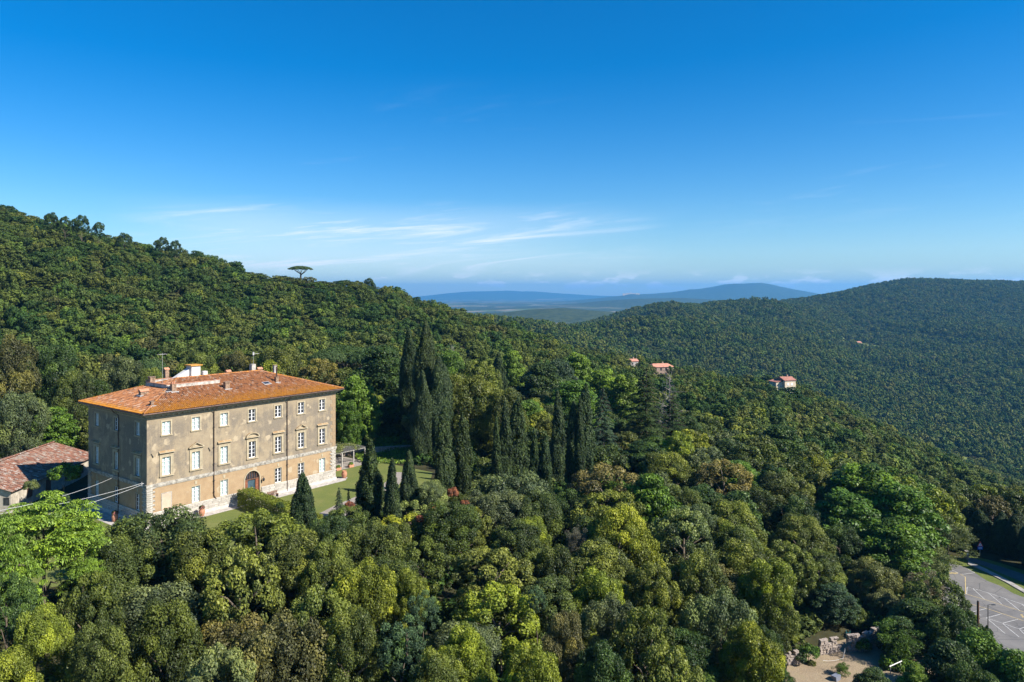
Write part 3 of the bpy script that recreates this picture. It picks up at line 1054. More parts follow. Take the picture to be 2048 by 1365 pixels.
def make_airy(seed, H=9, Rw=3.6, leaf=0.2, nl=70, mat_=None):
    """thin crown one can look into"""
    rng = np.random.RandomState(seed)
    d = fib(nl, rng, -0.75) + 0.2 * rng.randn(nl, 3)
    cs = np.array([0, 0, H * 0.58]) + d * (Rw * 0.85, Rw * 0.85, H * 0.40) * rng.uniform(0.35, 1.0, nl)[:, None]
    C, N, T = lobes_to_leaves(cs, rng.uniform(0.5, 1.0, nl), unit(d), 0.8, 0.42, leaf, 0.4, 0.8, rng, 0.2, -1.0, 0.14)
    return leaves_mesh('crown', C, N, leaf, 0.4, T, mat_ or LEAF, None, rng), trunk_mesh('trunk', H * 0.75, 0.16, 10, rng, spread=0.45), C[:, 2].max(), 2 * np.percentile(np.hypot(C[:, 0], C[:, 1]), 96)


def make_bare(seed, H=9):
    """leafless grey tree: twigs only"""
    rng = np.random.RandomState(seed)
    mb = MB()
    mb.tube([(0, 0, -0.5), (0.1, 0, H * 0.6), (0, 0.1, H)], [0.16, 0.1, 0.02], 5)
    for i in range(26):
        z = H * (0.25 + 0.7 * i / 26)
        a = i * 2.4
        L = 2.4 * (1.1 - i / 30) * rng.uniform(0.6, 1.1)
        e = Vector((L * math.cos(a), L * math.sin(a), z + L * 0.4))
        mb.tube([(0, 0, z), e], [0.05, 0.015], 4)
        for k in range(4):
            b = Vector((0, 0, z)).lerp(e, 0.4 + 0.15 * k)
            mb.tube([b, b + Vector(rng.randn(3) * 0.5) + Vector((0, 0, 0.3))], [0.025, 0.01], 3)
    return mb.mesh('trunk', PALEBARK), H


def make_shrub(seed, leaf=0.2, R_=1.0, nl=22, mat_=None):
    rng = np.random.RandomState(seed)
    d = fib(nl, rng, -0.1) + 0.12 * rng.randn(nl, 3)
    cs = d * (R_, R_, R_ * 0.95) + (0, 0, 0.15)
    C, N, T = lobes_to_leaves(cs, rng.uniform(0.3, 0.5, nl) * R_, unit(d), 0.9, 1.0, leaf, 0.6, 0.5, rng)
    C[:, 2] = np.maximum(C[:, 2], 0.03)
    return leaves_mesh('crown', C, N, leaf, 0.6, T, mat_ or LEAF, None, rng), trunk_mesh('stem', R_ * 0.8, 0.05, 5, rng, spread=0.6), C[:, 2].max(), 2 * 1.3 * R_


PROTO = {
    'oak': [make_oak(11, leaf=0.22), make_oak(12, Rw=4.0, H=10.5, leaf=0.21, lobe=(0.5, 1.05), nl=120), make_oak(13, Rw=4.8, H=9, nl=125, leaf=0.23, dens=1.0), make_oak(14, Rw=3.6, H=10, nl=95, leaf=0.2), make_oak(15, Rw=4.4, H=9.5, leaf=0.24, lobe=(0.42, 0.9), nl=140, dens=1.0)],
    'oakmid': [make_oak(31, leaf=0.42, dens=1.0, nl=90), make_oak(32, leaf=0.40, dens=1.0, nl=80, Rw=4.0, H=10.5), make_oak(33, leaf=0.42, dens=1.0, nl=95, Rw=4.8, H=9)],
    'broad': [make_broad(21), make_broad(22, leaf=0.42, nl=110, H=10.5), make_broad(23, leaf=0.32, squash=0.75, Rw=4.0)],
    'fern': [make_fern(24)],
    'cypress': [make_cypress(41), make_cypress(42, H=12, Rw=1.05, tip=0.7), make_cypress(43, H=11, Rw=1.9, tip=0.8, broad=0.2)],
    'bigcypress': [make_cypress(44, H=22, Rw=2.4, tip=0.35, leaf=0.36, dens=0.9), make_cypress(45, H=20, Rw=3.2, tip=0.6, leaf=0.36, dens=0.9)],
    'cedar': [make_cedar(51), make_cedar(52, H=17, Rw=6.0, droop=0.22)],
    'umbrella': [make_umbrella(61)],
    'airy': [make_airy(71), make_airy(72, leaf=0.24, Rw=4.0)],
    'pine': [make_oak(81, leaf=0.26, nl=70, Rw=3.4, H=8, mat_=NEEDLE, lobe=(0.5, 0.9))],
    'shrub': [make_shrub(91), make_shrub(92, leaf=0.16, nl=30)],
}
BARE = make_bare(95)
NAMES = {'oak': 'holm_oak', 'oakmid': 'holm_oak', 'broad': 'leafy_tree', 'fern': 'feathery_tree', 'cypress': 'cypress_tree', 'bigcypress': 'cypress_tree',
         'cedar': 'cedar_tree', 'umbrella': 'umbrella_pine', 'airy': 'airy_tree', 'pine': 'pine_tree', 'shrub': 'shrub'}
TREES = []      # everything planted one by one: dict(x, y, w, kind, tone, px, py, obj)
CANOPY_X = [-400, 0, 150, 200, 260, 340, 400, 440, 480, 560, 640, 700, 760, 800, 850, 900, 1000, 1100, 1300, 1500, 1700, 1860, 1885, 1900, 1950, 2000, 2048, 2300]
CANOPY_Y = [985, 985, 1005, 1075, 1022, 1015, 1035, 1050, 1020, 1025, 1030, 1015, 1045, 1020, 965, 975, 945, 935, 935, 940, 935, 1040, 1130, 1205, 1232, 1262, 1288, 1400]


def tree(kind, px, top, Y, wpx, tone, variant=None, rng=random, label=None, group=None):
    """a tree whose crown tops out at that pixel, standing on the ground at depth Y"""
    x = (px - 1024) / FPX * Y
    g = gz(x, Y)
    h = CAMZ - (top - HOR) / FPX * Y - g
    return plant(kind, x, Y, h, wpx / FPX * Y, tone, variant, rng, label, group, g)


def plant(kind, x, y, h, w, tone, variant=None, rng=random, label=None, group=None, g=None):
    g = gz(x, y) if g is None else g
    pr = PROTO[kind]
    i = variant if variant is not None else rng.randrange(len(pr))
    crown, trunk, ph, pw = pr[i]
    root = empty(NAMES[kind], (x, y, g), rng.uniform(0, 6.283))
    sxy, sz = w / pw, max(h, 0.5) / ph
    # the crown keeps its own proportions; the trunk takes up what height is left
    cz = sz if kind in ('cypress', 'bigcypress', 'cedar', 'fern', 'umbrella', 'broad') else min(max(sz, 0.85 * sxy), (1.5 if kind == 'oak' else 1.12) * sxy)
    c = link('crown', crown, root, (0, 0, h - ph * cz))
    c.scale = (sxy, sxy * rng.uniform(0.94, 1.06), cz)
    t = link('trunk', trunk, root)
    t.scale = (sxy, sxy, max(sz, 0.3 * sxy))
    b = PAL[tone]
    k = rng.uniform(0.88, 1.12)
    c.color = (min(1, b[0] * k * rng.uniform(0.93, 1.07)), min(1, b[1] * k), min(1, b[2] * k * rng.uniform(0.85, 1.15)), 1)
    px, py = pix(x, y, g + h)
    if label: tag(root, label, NAMES[kind].split('_')[-1] if kind != 'shrub' else 'shrub', group)
    TREES.append(dict(x=x, y=y, w=w, h=h, kind=kind, tone=tone, px=px, py=py, obj=root, done=bool(label)))
    return root
# ------------------------------------------------------------------ the trees one by one
rng = random.Random(3)
# kind, column and row of the top, depth, crown width in pixels, tone
SPEC = [
    # lower left, in front of the villa
    ('fern', 85, 990, 74, 220, 'lime green'), ('fern', 165, 1035, 76, 90, 'lime green'), ('fern', 15, 1035, 69, 130, 'lime green'),
    ('oak', 320, 1018, 84, 250, 'deep olive', 2), ('oak', 240, 1075, 79, 150, 'deep olive'), ('oak', 405, 1058, 80, 150, 'olive'),
    ('oak', 520, 1022, 84, 200, 'olive', 4), ('oak', 590, 1062, 80, 150, 'olive'), ('oak', 480, 1100, 74, 170, 'olive'),
    ('oak', 75, 1212, 62, 110, 'yellow-green', 3), ('oak', 20, 1145, 64, 100, 'dark green'), ('oak', 185, 1140, 68, 120, 'deep olive'), ('oak', 200, 1240, 61, 130, 'olive'),
    ('oak', 330, 1200, 66, 170, 'deep olive'), ('oak', 560, 1230, 64, 190, 'brownish'), ('oak', 660, 1080, 78, 120, 'olive'), ('oak', 640, 1170, 70, 140, 'olive', 4),
    ('oak', 20, 1300, 56, 130, 'yellow-green'), ('oak', 440, 1290, 58, 150, 'grey-green'), ('oak', 740, 1040, 88, 130, 'olive'), ('oak', 690, 1012, 96, 100, 'deep olive'),
    ('oak', 730, 1120, 75, 120, 'yellow-green'), ('oak', 700, 1215, 66, 140, 'olive'),
    # the wood right of the villa
    ('oak', 1028, 945, 118, 190, 'grey-green', 2), ('oak', 860, 962, 108, 95, 'pale green', 3), ('oak', 936, 1012, 103, 90, 'olive'), ('oak', 1062, 1036, 101, 100, 'yellow-green', 3),
    ('oak', 1215, 927, 120, 160, 'brownish', 4), ('broad', 1300, 945, 113, 120, 'bright green', 1), ('oak', 1235, 1012, 99, 160, 'yellow-green'), ('airy', 1155, 1050, 99, 60, 'grey', 0),
    ('oak', 1365, 1015, 104, 130, 'grey-green'), ('oak', 790, 1048, 92, 100, 'olive'), ('oak', 845, 1078, 88, 110, 'deep olive', 4), ('oak', 815, 1140, 77, 90, 'yellow-green', 3),
    ('oak', 985, 1098, 86, 160, 'olive', 4), ('oak', 1000, 1168, 78, 180, 'yellow-green'), ('pine', 845, 1190, 72, 75, 'blue-green', 0), ('pine', 800, 1245, 66, 110, 'blue-green', 0),
    ('pine', 1075, 1178, 76, 45, 'blue-green', 0), ('oak', 1190, 1140, 84, 120, 'yellow-green', 3), ('oak', 1110, 1090, 90, 110, 'deep olive'), ('oak', 1300, 1120, 86, 130, 'olive'),
    ('oak', 1130, 1225, 70, 110, 'brownish', 3), ('oak', 930, 1250, 66, 130, 'yellow-green'), ('oak', 1060, 1290, 62, 130, 'yellow-green', 3), ('oak', 870, 1300, 61, 130, 'olive'),
    ('oak', 1220, 1190, 78, 110, 'grey-green'), ('oak', 1290, 1210, 74, 130, 'deep olive'), ('oak', 1400, 1100, 90, 130, 'olive'), ('oak', 1210, 1290, 66, 130, 'dark green', 3),
    ('oak', 1340, 1290, 68, 140, 'olive', 4), ('oak', 1440, 1180, 82, 140, 'grey-green'), ('oak', 1460, 1000, 112, 140, 'olive'), ('oak', 1480, 1080, 98, 150, 'olive'),
    ('oak', 1540, 1120, 92, 120, 'yellow-green', 3), ('oak', 1500, 1250, 76, 140, 'yellow-green', 3), ('oak', 1450, 920, 134, 120, 'brownish', 4), ('oak', 1330, 905, 138, 130, 'olive'),
    ('oak', 1600, 1030, 112, 130, 'olive'), ('oak', 1560, 940, 130, 130, 'olive'), ('oak', 1545, 1195, 90, 100, 'olive'),
    ('broad', 1730, 925, 132, 170, 'bright green', 0), ('broad', 1800, 965, 124, 150, 'bright green', 1), ('broad', 1690, 980, 122, 140, 'bright green', 1), ('broad', 1790, 1040, 114, 150, 'bright green', 0),
    ('broad', 1560, 850, 175, 110, 'dark green', 2), ('airy', 1895, 1032, 128, 95, 'grey-green', 1), ('airy', 1860, 1080, 118, 90, 'pale green', 1),
    ('broad', 1668, 1168, 99.5, 90, 'blue-green', 2), ('oak', 1640, 1100, 104, 120, 'olive'), ('oak', 1740, 1120, 106, 120, 'pale green', 3), ('oak', 1765, 1180, 102, 90, 'pale green'), ('oak', 1712, 1215, 100, 60, 'deep olive'),
    ('airy', 1850, 1135, 104, 90, 'grey', 0), ('broad', 1840, 1200, 94, 120, 'dark green', 2), ('broad', 1800, 1235, 91, 80, 'dark green', 2), ('oak', 1905, 1208, 90, 110, 'dark green'),
    ('broad', 1960, 1262, 82, 130, 'bright green', 2), ('broad', 1900, 1280, 80, 110, 'dark green', 2), ('broad', 2030, 1300, 78, 130, 'bright green', 2), ('oak', 1950, 1325, 74, 130, 'dark green'),
    ('airy', 1795, 1235, 90, 90, 'bright green', 1), ('broad', 1748, 1338, 80, 76, 'dark green', 2), ('broad', 1830, 1325, 79.5, 60, 'lime green', 2),
    ('oak', 1535, 1255, 80, 80, 'dark green', 3),
    # behind and beside the villa
    ('broad', 710, 752, 152, 95, 'lime green', 1), ('broad', 765, 690, 172, 130, 'dark green', 2), ('broad', 700, 800, 147, 50, 'bright green', 2), ('broad', 790, 790, 160, 70, 'dark green', 2),
    ('oak', 925, 742, 150, 130, 'olive', 2), ('oak', 1010, 775, 146, 90, 'olive', 0), ('oak', 960, 720, 185, 90, 'olive'), ('broad', 1155, 705, 240, 70, 'lime green', 1),
    ('broad', 1205, 738, 215, 90, 'lime green', 1), ('broad', 1085, 725, 205, 95, 'dark green', 2), ('broad', 1022, 698, 240, 60, 'lime green', 0), ('broad', 1118, 718, 220, 70, 'blue-green', 2),
    ('broad', 1252, 745, 205, 80, 'lime green', 0), ('broad', 1150, 760, 185, 110, 'bright green', 2), ('cedar', 1205, 778, 158, 85, 'blue-green', 0), ('cedar', 1292, 738, 168, 120, 'dark green', 1),
    ('cedar', 1345, 790, 172, 90, 'dark green', 1), ('broad', 1180, 800, 170, 90, 'bright green', 2), ('broad', 1060, 800, 165, 80, 'bright green', 2),
    ('oak', 30, 780, 128, 110, 'grey-green'), ('oak', 20, 668, 150, 130, 'brownish'), ('broad', 110, 812, 140, 90, 'bright green', 1), ('oak', 105, 690, 165, 120, 'dark green'),
    ('oak', 150, 740, 150, 90, 'deep olive'), ('broad', 200, 760, 155, 60, 'dark green', 2), ('oak', 250, 712, 165, 100, 'grey-green'), ('oak', 300, 735, 160, 70, 'olive'), ('oak', 60, 850, 142, 60, 'dark green'),
    ('oak', 400, 705, 185, 90, 'olive'), ('oak', 470, 700, 190, 90, 'brownish'), ('oak', 560, 690, 185, 110, 'olive'), ('broad', 540, 720, 178, 70, 'yellow-green', 2), ('oak', 640, 715, 172, 90, 'brownish', 4),
    ('umbrella', 690, 690, 215, 110, 'dark green'), ('umbrella', 655, 700, 205, 70, 'dark green'), ('umbrella', 300, 715, 180, 60, 'dark green'), ('umbrella', 735, 700, 200, 80, 'dark green'),
    ('broad', 900, 700, 215, 70, 'bright green', 2), ('broad', 850, 720, 190, 80, 'bright green', 2),
]
for sp in SPEC:
    tree(*sp[:6], variant=sp[6] if len(sp) > 6 else None, rng=rng)

CYP = [  # column, top row, depth, crown width, variant, description
    (605, 945, 93, 60, 2, 'broad conical dark cypress standing alone before the villa front'),
    (740, 878, 103, 50, 0, 'tall dark cypress on the lawn edge right of the villa, left of three'),
    (785, 915, 101, 33, 1, 'slim shorter cypress between two bigger ones on the lawn edge'),
    (818, 900, 108, 42, 2, 'rounded dark cypress on the lawn edge, right of the slim one'),
    (889, 810, 115, 42, 1, 'very tall slender cypress, leftmost of the row beyond the lawn'),
    (925, 825, 117, 38, 0, 'tall cypress just right of the leftmost one in the row'),
    (880, 903, 111, 20, 1, 'small young cypress at the foot of the tall slender one'),
    (993, 832, 124, 24, 1, 'narrow cypress in the middle of the row, paler left side'),
    (1010, 800, 127, 26, 1, 'narrow taller cypress with a russet dead twig at its tip'),
    (1036, 792, 130, 40, 0, 'wide cypress closing the middle cluster of the row on its right'),
    (1068, 855, 131, 22, 1, 'short cypress between the middle cluster and the next short one'),
    (1092, 870, 131, 26, 0, 'shortest cypress in the row, left of a tall slim one'),
    (1115, 780, 138, 28, 1, 'tall slim cypress standing free towards the right of the row'),
    (1148, 802, 140, 32, 0, 'olive tinged cypress left of the rightmost tall one'),
    (1172, 765, 143, 36, 1, 'rightmost tall cypress of the row, beside the drooping cedar'),
    (1160, 790, 139, 22, 1, 'thin cypress squeezed between the two rightmost of the row'),
    (997, 705, 215, 34, 0, 'dark cypress rising among lime green trees behind the row'),
]
for px, top, Y, w, v, lab in CYP:
    tree('cypress', px, top, Y, w, 'cypress', v, rng, lab, 'cypresses by the villa garden')
BIGC = [(852, 640, 148, 48, 0, 'tallest dark cypress of the group, towering over the wood'), (818, 655, 156, 40, 0, 'tall dark cypress left of the tallest one, round topped'),
        (878, 712, 145, 62, 1, 'broad dark cypress leaning right beside the tallest one'), (845, 740, 143, 50, 1, 'dark cypress filling the foot of the towering group')]
for px, top, Y, w, v, lab in BIGC:
    tree('bigcypress', px, top, Y, w * 0.86, 'cypress', v, rng, lab, 'towering cypresses behind the garden')
ROADC = [(1938, 1012, 137, 38, 0, 'leftmost dark cypress along the road, beyond the car park'), (1960, 1020, 134, 40, 0, 'second dark cypress from the left along the road'),
         (2005, 1025, 131, 44, 2, 'broad black-green cypress right of the road sign'), (2036, 1020, 129, 50, 2, 'rightmost dark cypress at the picture edge above the road'), (1985, 1035, 140, 40, 0, 'dark cypress set back between the roadside cypresses'),
         (2070, 1030, 124, 50, 0, 'first cypress beyond the right picture edge along the road'), (2105, 1035, 120, 50, 2, 'second cypress beyond the right picture edge along the road'), (2140, 1035, 118, 50, 0, 'third cypress beyond the right picture edge along the road'), (2180, 1040, 116, 55, 2, 'fourth cypress beyond the right picture edge along the road'), (2220, 1040, 114, 55, 0, 'fifth cypress beyond the right picture edge along the road')]
for px, top, Y, w, v, lab in ROADC:
    tree('bigcypress', px, top, Y, w, 'cypress', 1 if v == 2 else 0, rng, lab, 'cypresses along the road')

# the lone umbrella pine on the ridge
tree('umbrella', 601, 532, 478, 46, 'dark green', None, rng, 'lone umbrella pine with flat crown standing on the ridge skyline')
TREES[-1]['obj'].name = 'umbrella_pine'
for px, top, Y, w, nm in ((102, 424, 372, 30, 'round dark oak on the left skyline, leftmost of four'), (130, 432, 374, 22, 'small dark oak on the left skyline, second of four'),
                          (163, 430, 378, 38, 'open dark oak on the left skyline with sky showing between boughs'), (198, 444, 382, 26, 'dark oak on the left skyline, right of the open one'),
                          (325, 474, 408, 30, 'dark oak pair on the ridge, the left crown'), (350, 480, 410, 26, 'dark oak pair on the ridge, the right crown'), (250, 465, 395, 34, 'low dark oak on the ridge between the two clumps')):
    tree('oakmid', px, top, Y, w, 'dark green', None, rng, nm, 'oaks standing up on the ridge')
tree('oakmid', 738, 556, 462, 26, 'dark green', 2, rng, 'dark tree on the skyline right of the umbrella pine')

# ------------------------------------------------------------------ fill the wood between them
ANNEX = [(-100, 100), (-71, 103), (-72, 136), (-90, 140), (-105, 125)]
KEEP = [(TERRACE, 1.0), (PARK, 2.5), (YARD, 1.5), (ANNEX, 2.0),
        ([villa_xy(*p) for p in ((-12, 14), (-40, 30), (-40, 44), (-10, 40))], 0),
        ([at(690, 0, 128), at(830, 0, 128), at(850, 0, 150), at(740, 0, 158), at(690, 0, 150)], 0),
        ([on_z(1905, 1119, -14), on_z(2200, 1150, -14), at(2250, 0, 128), at(1920, 0, 128)], 0)]


def blocked_all(X, Y):
    b = np.zeros(X.shape, bool)
    for p, m in KEEP:
        b |= seg_poly_dist(X, Y, p) < m
    return b


TONES = ['olive'] * 7 + ['deep olive'] * 5 + ['grey-green'] * 4 + ['yellow-green'] * 3 + ['brownish'] + ['dark green'] * 4
nfill = 0
cr = np.random.RandomState(8)
cY = np.sqrt(cr.uniform(52 ** 2, 190 ** 2, 9000))
cU = cr.uniform(-0.80, 0.80, 9000)
cB = blocked_all(cU * cY, cY)
for k in range(9000):
    if cB[k]: continue
    Y, u = float(cY[k]), float(cU[k])
    x = u * Y
    px = 1024 + FPX * u
    if 1560 < px < 1900 and Y < 86: continue
    if px > 1870 and Y < 118: continue
    if Y > 150 and 1200 < px < 1260: pass
    w = rng.uniform(6.0, 9.0)
    if any((t['x'] - x) ** 2 + (t['y'] - Y) ** 2 < (0.37 * (t['w'] + w)) ** 2 for t in TREES): continue
    g = gz(x, Y)
    h = rng.uniform(8.0, 10.8)
    lim = float(np.interp(px, CANOPY_X, CANOPY_Y)) + 8
    if Y < 104 or (px > 850 and Y < 125):
        zmax = CAMZ - (lim - HOR) / FPX * Y
        if zmax - g < 4.5: continue
        h = min(h, zmax - g)
    if 680 < px < 860 and 104 < Y < 146: continue
    if 860 <= px < 1200 and 104 < Y < 146:
        h = min(h, CAMZ - (max(lim, 965) + 15 - HOR) / FPX * Y - g) if Y < 126 else 4.5
        if h < 2.5: continue
        w = min(w, 2.2 * h)
    if 1180 < px < 1350 and Y > 120: h = min(h, 7.5)
    tone = rng.choice(TONES)
    kind = 'oak' if Y < 125 else 'oakmid'
    if rng.random() < 0.10 and Y > 110:
        kind, tone = 'broad', rng.choice(['bright green', 'dark green'])
    plant(kind, x, Y, h, w * 1.25, tone, None, rng, None, None, g)
    nfill += 1
    if nfill > 330: break

# ------------------------------------------------------------------ labels for the trees that have none yet
ORD = ['', 'second ', 'third ', 'fourth ', 'fifth ', 'sixth ', 'seventh ', 'eighth ', 'ninth ', 'tenth ', 'eleventh ', 'twelfth ', 'thirteenth ', 'fourteenth ', 'fifteenth ', 'sixteenth ', 'seventeenth ', 'eighteenth ', 'nineteenth ', 'twentieth ', 'twenty-first ', 'twenty-second ', 'twenty-third ', 'twenty-fourth ', 'twenty-fifth ']
KW = {'oak': 'holm oak', 'oakmid': 'holm oak', 'broad': 'leafy tree', 'fern': 'feathery tree', 'cedar': 'drooping cedar', 'umbrella': 'umbrella pine', 'airy': 'thin crowned tree', 'pine': 'pine', 'shrub': 'shrub', 'cypress': 'cypress', 'bigcypress': 'cypress'}


def zone(t):
    px, Y = t['px'], t['y']
    if Y < 63: return 'in the row along the bottom edge'
    if Y < 73: return 'in the second row above the bottom edge'
    if Y < 83: return 'in the third row above the bottom edge'
    if Y < 95: return 'in the row below the lawn' if px < 830 else ('on the right hand slope by the car park' if px > 1560 else 'in the middle row of the slope')
    if Y < 112: return 'beside the lawn' if px < 1000 else ('by the car park' if px > 1560 else 'in the upper slope wood')
    if Y < 135: return 'left of the villa' if px < 400 else ('in front of the cypress row' if px < 1250 else 'on the brow right of the cedars')
    if Y < 175: return 'close behind the tiled outbuilding' if px < 400 else ('behind the villa garden' if px < 1250 else 'beyond the brow on the right')
    return 'at the foot of the left hill' if px < 700 else ('behind the towering cypresses' if px < 1250 else 'far down the right hand spur')


buckets = {}
for t in TREES:
    if not t['done']: buckets.setdefault((zone(t), t['tone'], KW[t['kind']]), []).append(t)
for (zn, tone, kw), ts in buckets.items():
    ts.sort(key=lambda t: t['px'])
    for i, t in enumerate(ts):
        if len(ts) == 1: lab = f'{tone} {kw} {zn}'
        elif i == 0: lab = f'leftmost {tone} {kw} {zn}'
        elif i == len(ts) - 1: lab = f'rightmost {tone} {kw} {zn}'
        else: lab = f'{ORD[min(i, 24)]}{tone} {kw} from the left {zn}'
        tag(t['obj'], lab, 'pine' if 'pine' in kw else 'tree', 'trees ' + zn)

# ------------------------------------------------------------------ the far woods, too many to count
def wood_group(coll):
    g = bpy.data.node_groups.new('scatter_trees', 'GeometryNodeTree')
    g.interface.new_socket('Geometry', in_out='INPUT', socket_type='NodeSocketGeometry')
    g.interface.new_socket('Geometry', in_out='OUTPUT', socket_type='NodeSocketGeometry')
    N = g.nodes.new
    gi, go = N('NodeGroupInput'), N('NodeGroupOutput')
    ci = N('GeometryNodeCollectionInfo')
    ci.inputs['Collection'].default_value = coll
    ci.inputs['Separate Children'].default_value = True
    ci.inputs['Reset Children'].default_value = True
    inst = N('GeometryNodeInstanceOnPoints')
    inst.inputs['Pick Instance'].default_value = True
    L = g.links.new
    L(gi.outputs[0], inst.inputs['Points'])
    L(ci.outputs[0], inst.inputs['Instance'])
    for nm, typ, sock in (('idx', 'INT', 'Instance Index'), ('sca', 'FLOAT_VECTOR', 'Scale'), ('rot', 'FLOAT_VECTOR', 'Rotation')):
        a = N('GeometryNodeInputNamedAttribute')
        a.data_type = typ
        a.inputs['Name'].default_value = nm
        L(a.outputs['Attribute'], inst.inputs[sock])
    L(inst.outputs[0], go.inputs[0])
    return g


def proto_collection(name, makes):
    c = bpy.data.collections.new(name)
    sizes = []
    for i, (crown, trunk, h, w) in enumerate(makes):
        o = bpy.data.objects.new('%s_tree_%02d' % (name, i), crown)
        c.objects.link(o)
        sizes.append((h, w))
    return c, sizes


def wood(name, label, P, H, W, makes, seed):
    r = np.random.RandomState(seed)
    c, sizes = proto_collection(name + '_kinds', makes)
    n = len(P)
    me = bpy.data.meshes.new(name)
    me.vertices.add(n)
    me.vertices.foreach_set('co', np.asarray(P, np.float32).ravel())
    idx = r.randint(0, len(makes), n)
    hs, ws = np.array([s[0] for s in sizes])[idx], np.array([s[1] for s in sizes])[idx]
    sca = np.stack([W / ws * r.uniform(0.9, 1.1, n), W / ws * r.uniform(0.9, 1.1, n), H / hs], 1)
    rot = np.stack([np.zeros(n), np.zeros(n), r.uniform(0, 6.283, n)], 1)
    a = me.attributes.new('idx', 'INT', 'POINT'); a.data.foreach_set('value', idx.astype(np.int32))
    a = me.attributes.new('sca', 'FLOAT_VECTOR', 'POINT'); a.data.foreach_set('vector', sca.astype(np.float32).ravel())
    a = me.attributes.new('rot', 'FLOAT_VECTOR', 'POINT'); a.data.foreach_set('vector', rot.astype(np.float32).ravel())
    o = link(name, me)
    m = o.modifiers.new('scatter', 'NODES')
    m.node_group = wood_group(c)
    tag(o, label, kind='stuff')
    return o


def scatter(y0, y1, spacing, seed, umax=0.78, grow=0.0):
    """jittered points, one tree each, at a spacing that may widen with depth"""
    r = np.random.RandomState(seed)
    pts = []
    Y = y0
    while Y < y1:
        sp = spacing * (1 + grow * (Y - y0) / (y1 - y0))
        xs = np.arange(-umax * Y, umax * Y, sp)
        xs = xs + r.uniform(-0.5, 0.5, len(xs)) * sp + (sp / 2 if len(pts) % 2 else 0)
        pts.append(np.stack([xs, Y + r.uniform(-0.5, 0.5, len(xs)) * sp], 1))
        Y += sp * 0.87
    return np.concatenate(pts)


def cull_hidden(P, top, pad):
    """drop trees that lie far below the line of sight over nearer ground"""
    U, D = P[:, 0] / P[:, 1], P[:, 1]
    cols, deps = GX[0] / GY[0], GY[:, 0]
    el = (GZ - CAMZ) / GY
    el[deps < 40] = -9
    mx = np.maximum.accumulate(el, 0)
    ci = np.clip(np.searchsorted(cols, U), 1, len(cols) - 1)
    di = np.clip(np.searchsorted(deps, D * 0.985) - 1, 0, len(deps) - 1)
    m = np.minimum(mx[di, ci], mx[di, ci - 1])
    return P[(P[:, 2] + top - CAMZ) / P[:, 1] > m - pad]


CLEAR = [(601, 565, 462, 24, 30), (640, 570, 472, 22, 12), (560, 560, 470, 18, 10)]


def clearings(P):
    k = np.ones(len(P), bool)
    for px, py, Y, rx, ry in CLEAR:
        c = at(px, py, Y)
        k &= (((P[:, 0] - c.x) / rx) ** 2 + ((P[:, 1] - c.y) / ry) ** 2) > 1
    for hx, hy, hr, hf in HOUSE_SPOTS:
        k &= np.hypot(P[:, 0] - hx, P[:, 1] - hy) > hr
        # open ground on the side one sees the houses from
        k &= ~((np.abs(P[:, 0] / P[:, 1] - hx / hy) < hr * 0.7 / hy) & (P[:, 1] < hy) & (P[:, 1] > hy - hr * hf))
    return P[k]


HOUSE_SPOTS = [((1320 - 1024) / FPX * 455, 455, 10, 9), ((1265 - 1024) / FPX * 440, 440, 6, 9), ((1570 - 1024) / FPX * 400, 400, 8, 2.5), ((1716 - 1024) / FPX * 1500, 1500, 46, 1.3), ((1945 - 1024) / FPX * 660, 660, 14, 1.2), ((930 - 1024) / FPX * 330, 330, 3, 2)]
MID = [make_oak(101 + i, leaf=0.72, dens=1.0, nl=60, Rw=4.2 + 0.3 * i, H=9.5 - 0.3 * i, mat_=WOODLEAF, lobe=(0.7, 1.4)) for i in range(4)] + [make_broad(111, leaf=0.8, dens=0.9, nl=55, mat_=WOODLEAF), make_oak(112, leaf=0.6, dens=0.9, nl=60, Rw=3.2, H=8, mat_=WOODLEAF, lobe=(0.6, 1.0))]
FAR = [make_oak(121 + i, leaf=1.5, dens=1.1, nl=34, Rw=4.3, H=9 - 0.4 * i, mat_=WOODLEAF, lobe=(0.9, 1.7)) for i in range(4)]

P = scatter(150, 640, 7.4, 1, grow=0.15)
P = np.column_stack([P, ground(P[:, 0], P[:, 1])])
far_enough = ~(blocked_all(P[:, 0], P[:, 1]) & (P[:, 1] < 215))
tx = np.array([(t['x'], t['y'], t['w']) for t in TREES])
for i in range(len(P)):
    if P[i, 1] < 235 and (np.hypot(tx[:, 0] - P[i, 0], tx[:, 1] - P[i, 1]) < 0.42 * (tx[:, 2] + 6)).any(): far_enough[i] = False
    elif P[i, 1] < 248 and 880 < 1024 + FPX * P[i, 0] / P[i, 1] < 1340: far_enough[i] = False
P = clearings(cull_hidden(P[far_enough], 10, 0.006))
rr = np.random.RandomState(9)
wood('hillside_wood', 'holm oak wood covering the left hill and the spur beyond', P, rr.uniform(5.0, 12.0, len(P)) * np.where((P[:, 1] > 395) & (np.abs(P[:, 0] / P[:, 1] + 0.275) < 0.10), 0.38, np.where(P[:, 1] > 330, 0.9, 1.0)), rr.uniform(7.0, 13.5, len(P)), MID, 4)
n1 = len(P)
P = scatter(640, 2750, 8.6, 2, grow=0.5)
P = np.column_stack([P, ground(P[:, 0], P[:, 1])])
P = clearings(cull_hidden(P, 9, 0.002))
P = P[(P[:, 2] > -90) | (P[:, 1] < 1900)]
wood('distant_wood', 'dark oak wood covering the far valley sides and ridges', P, rr.uniform(3.5, 14.0, len(P)), rr.uniform(6.5, 15.5, len(P)), FAR, 5)
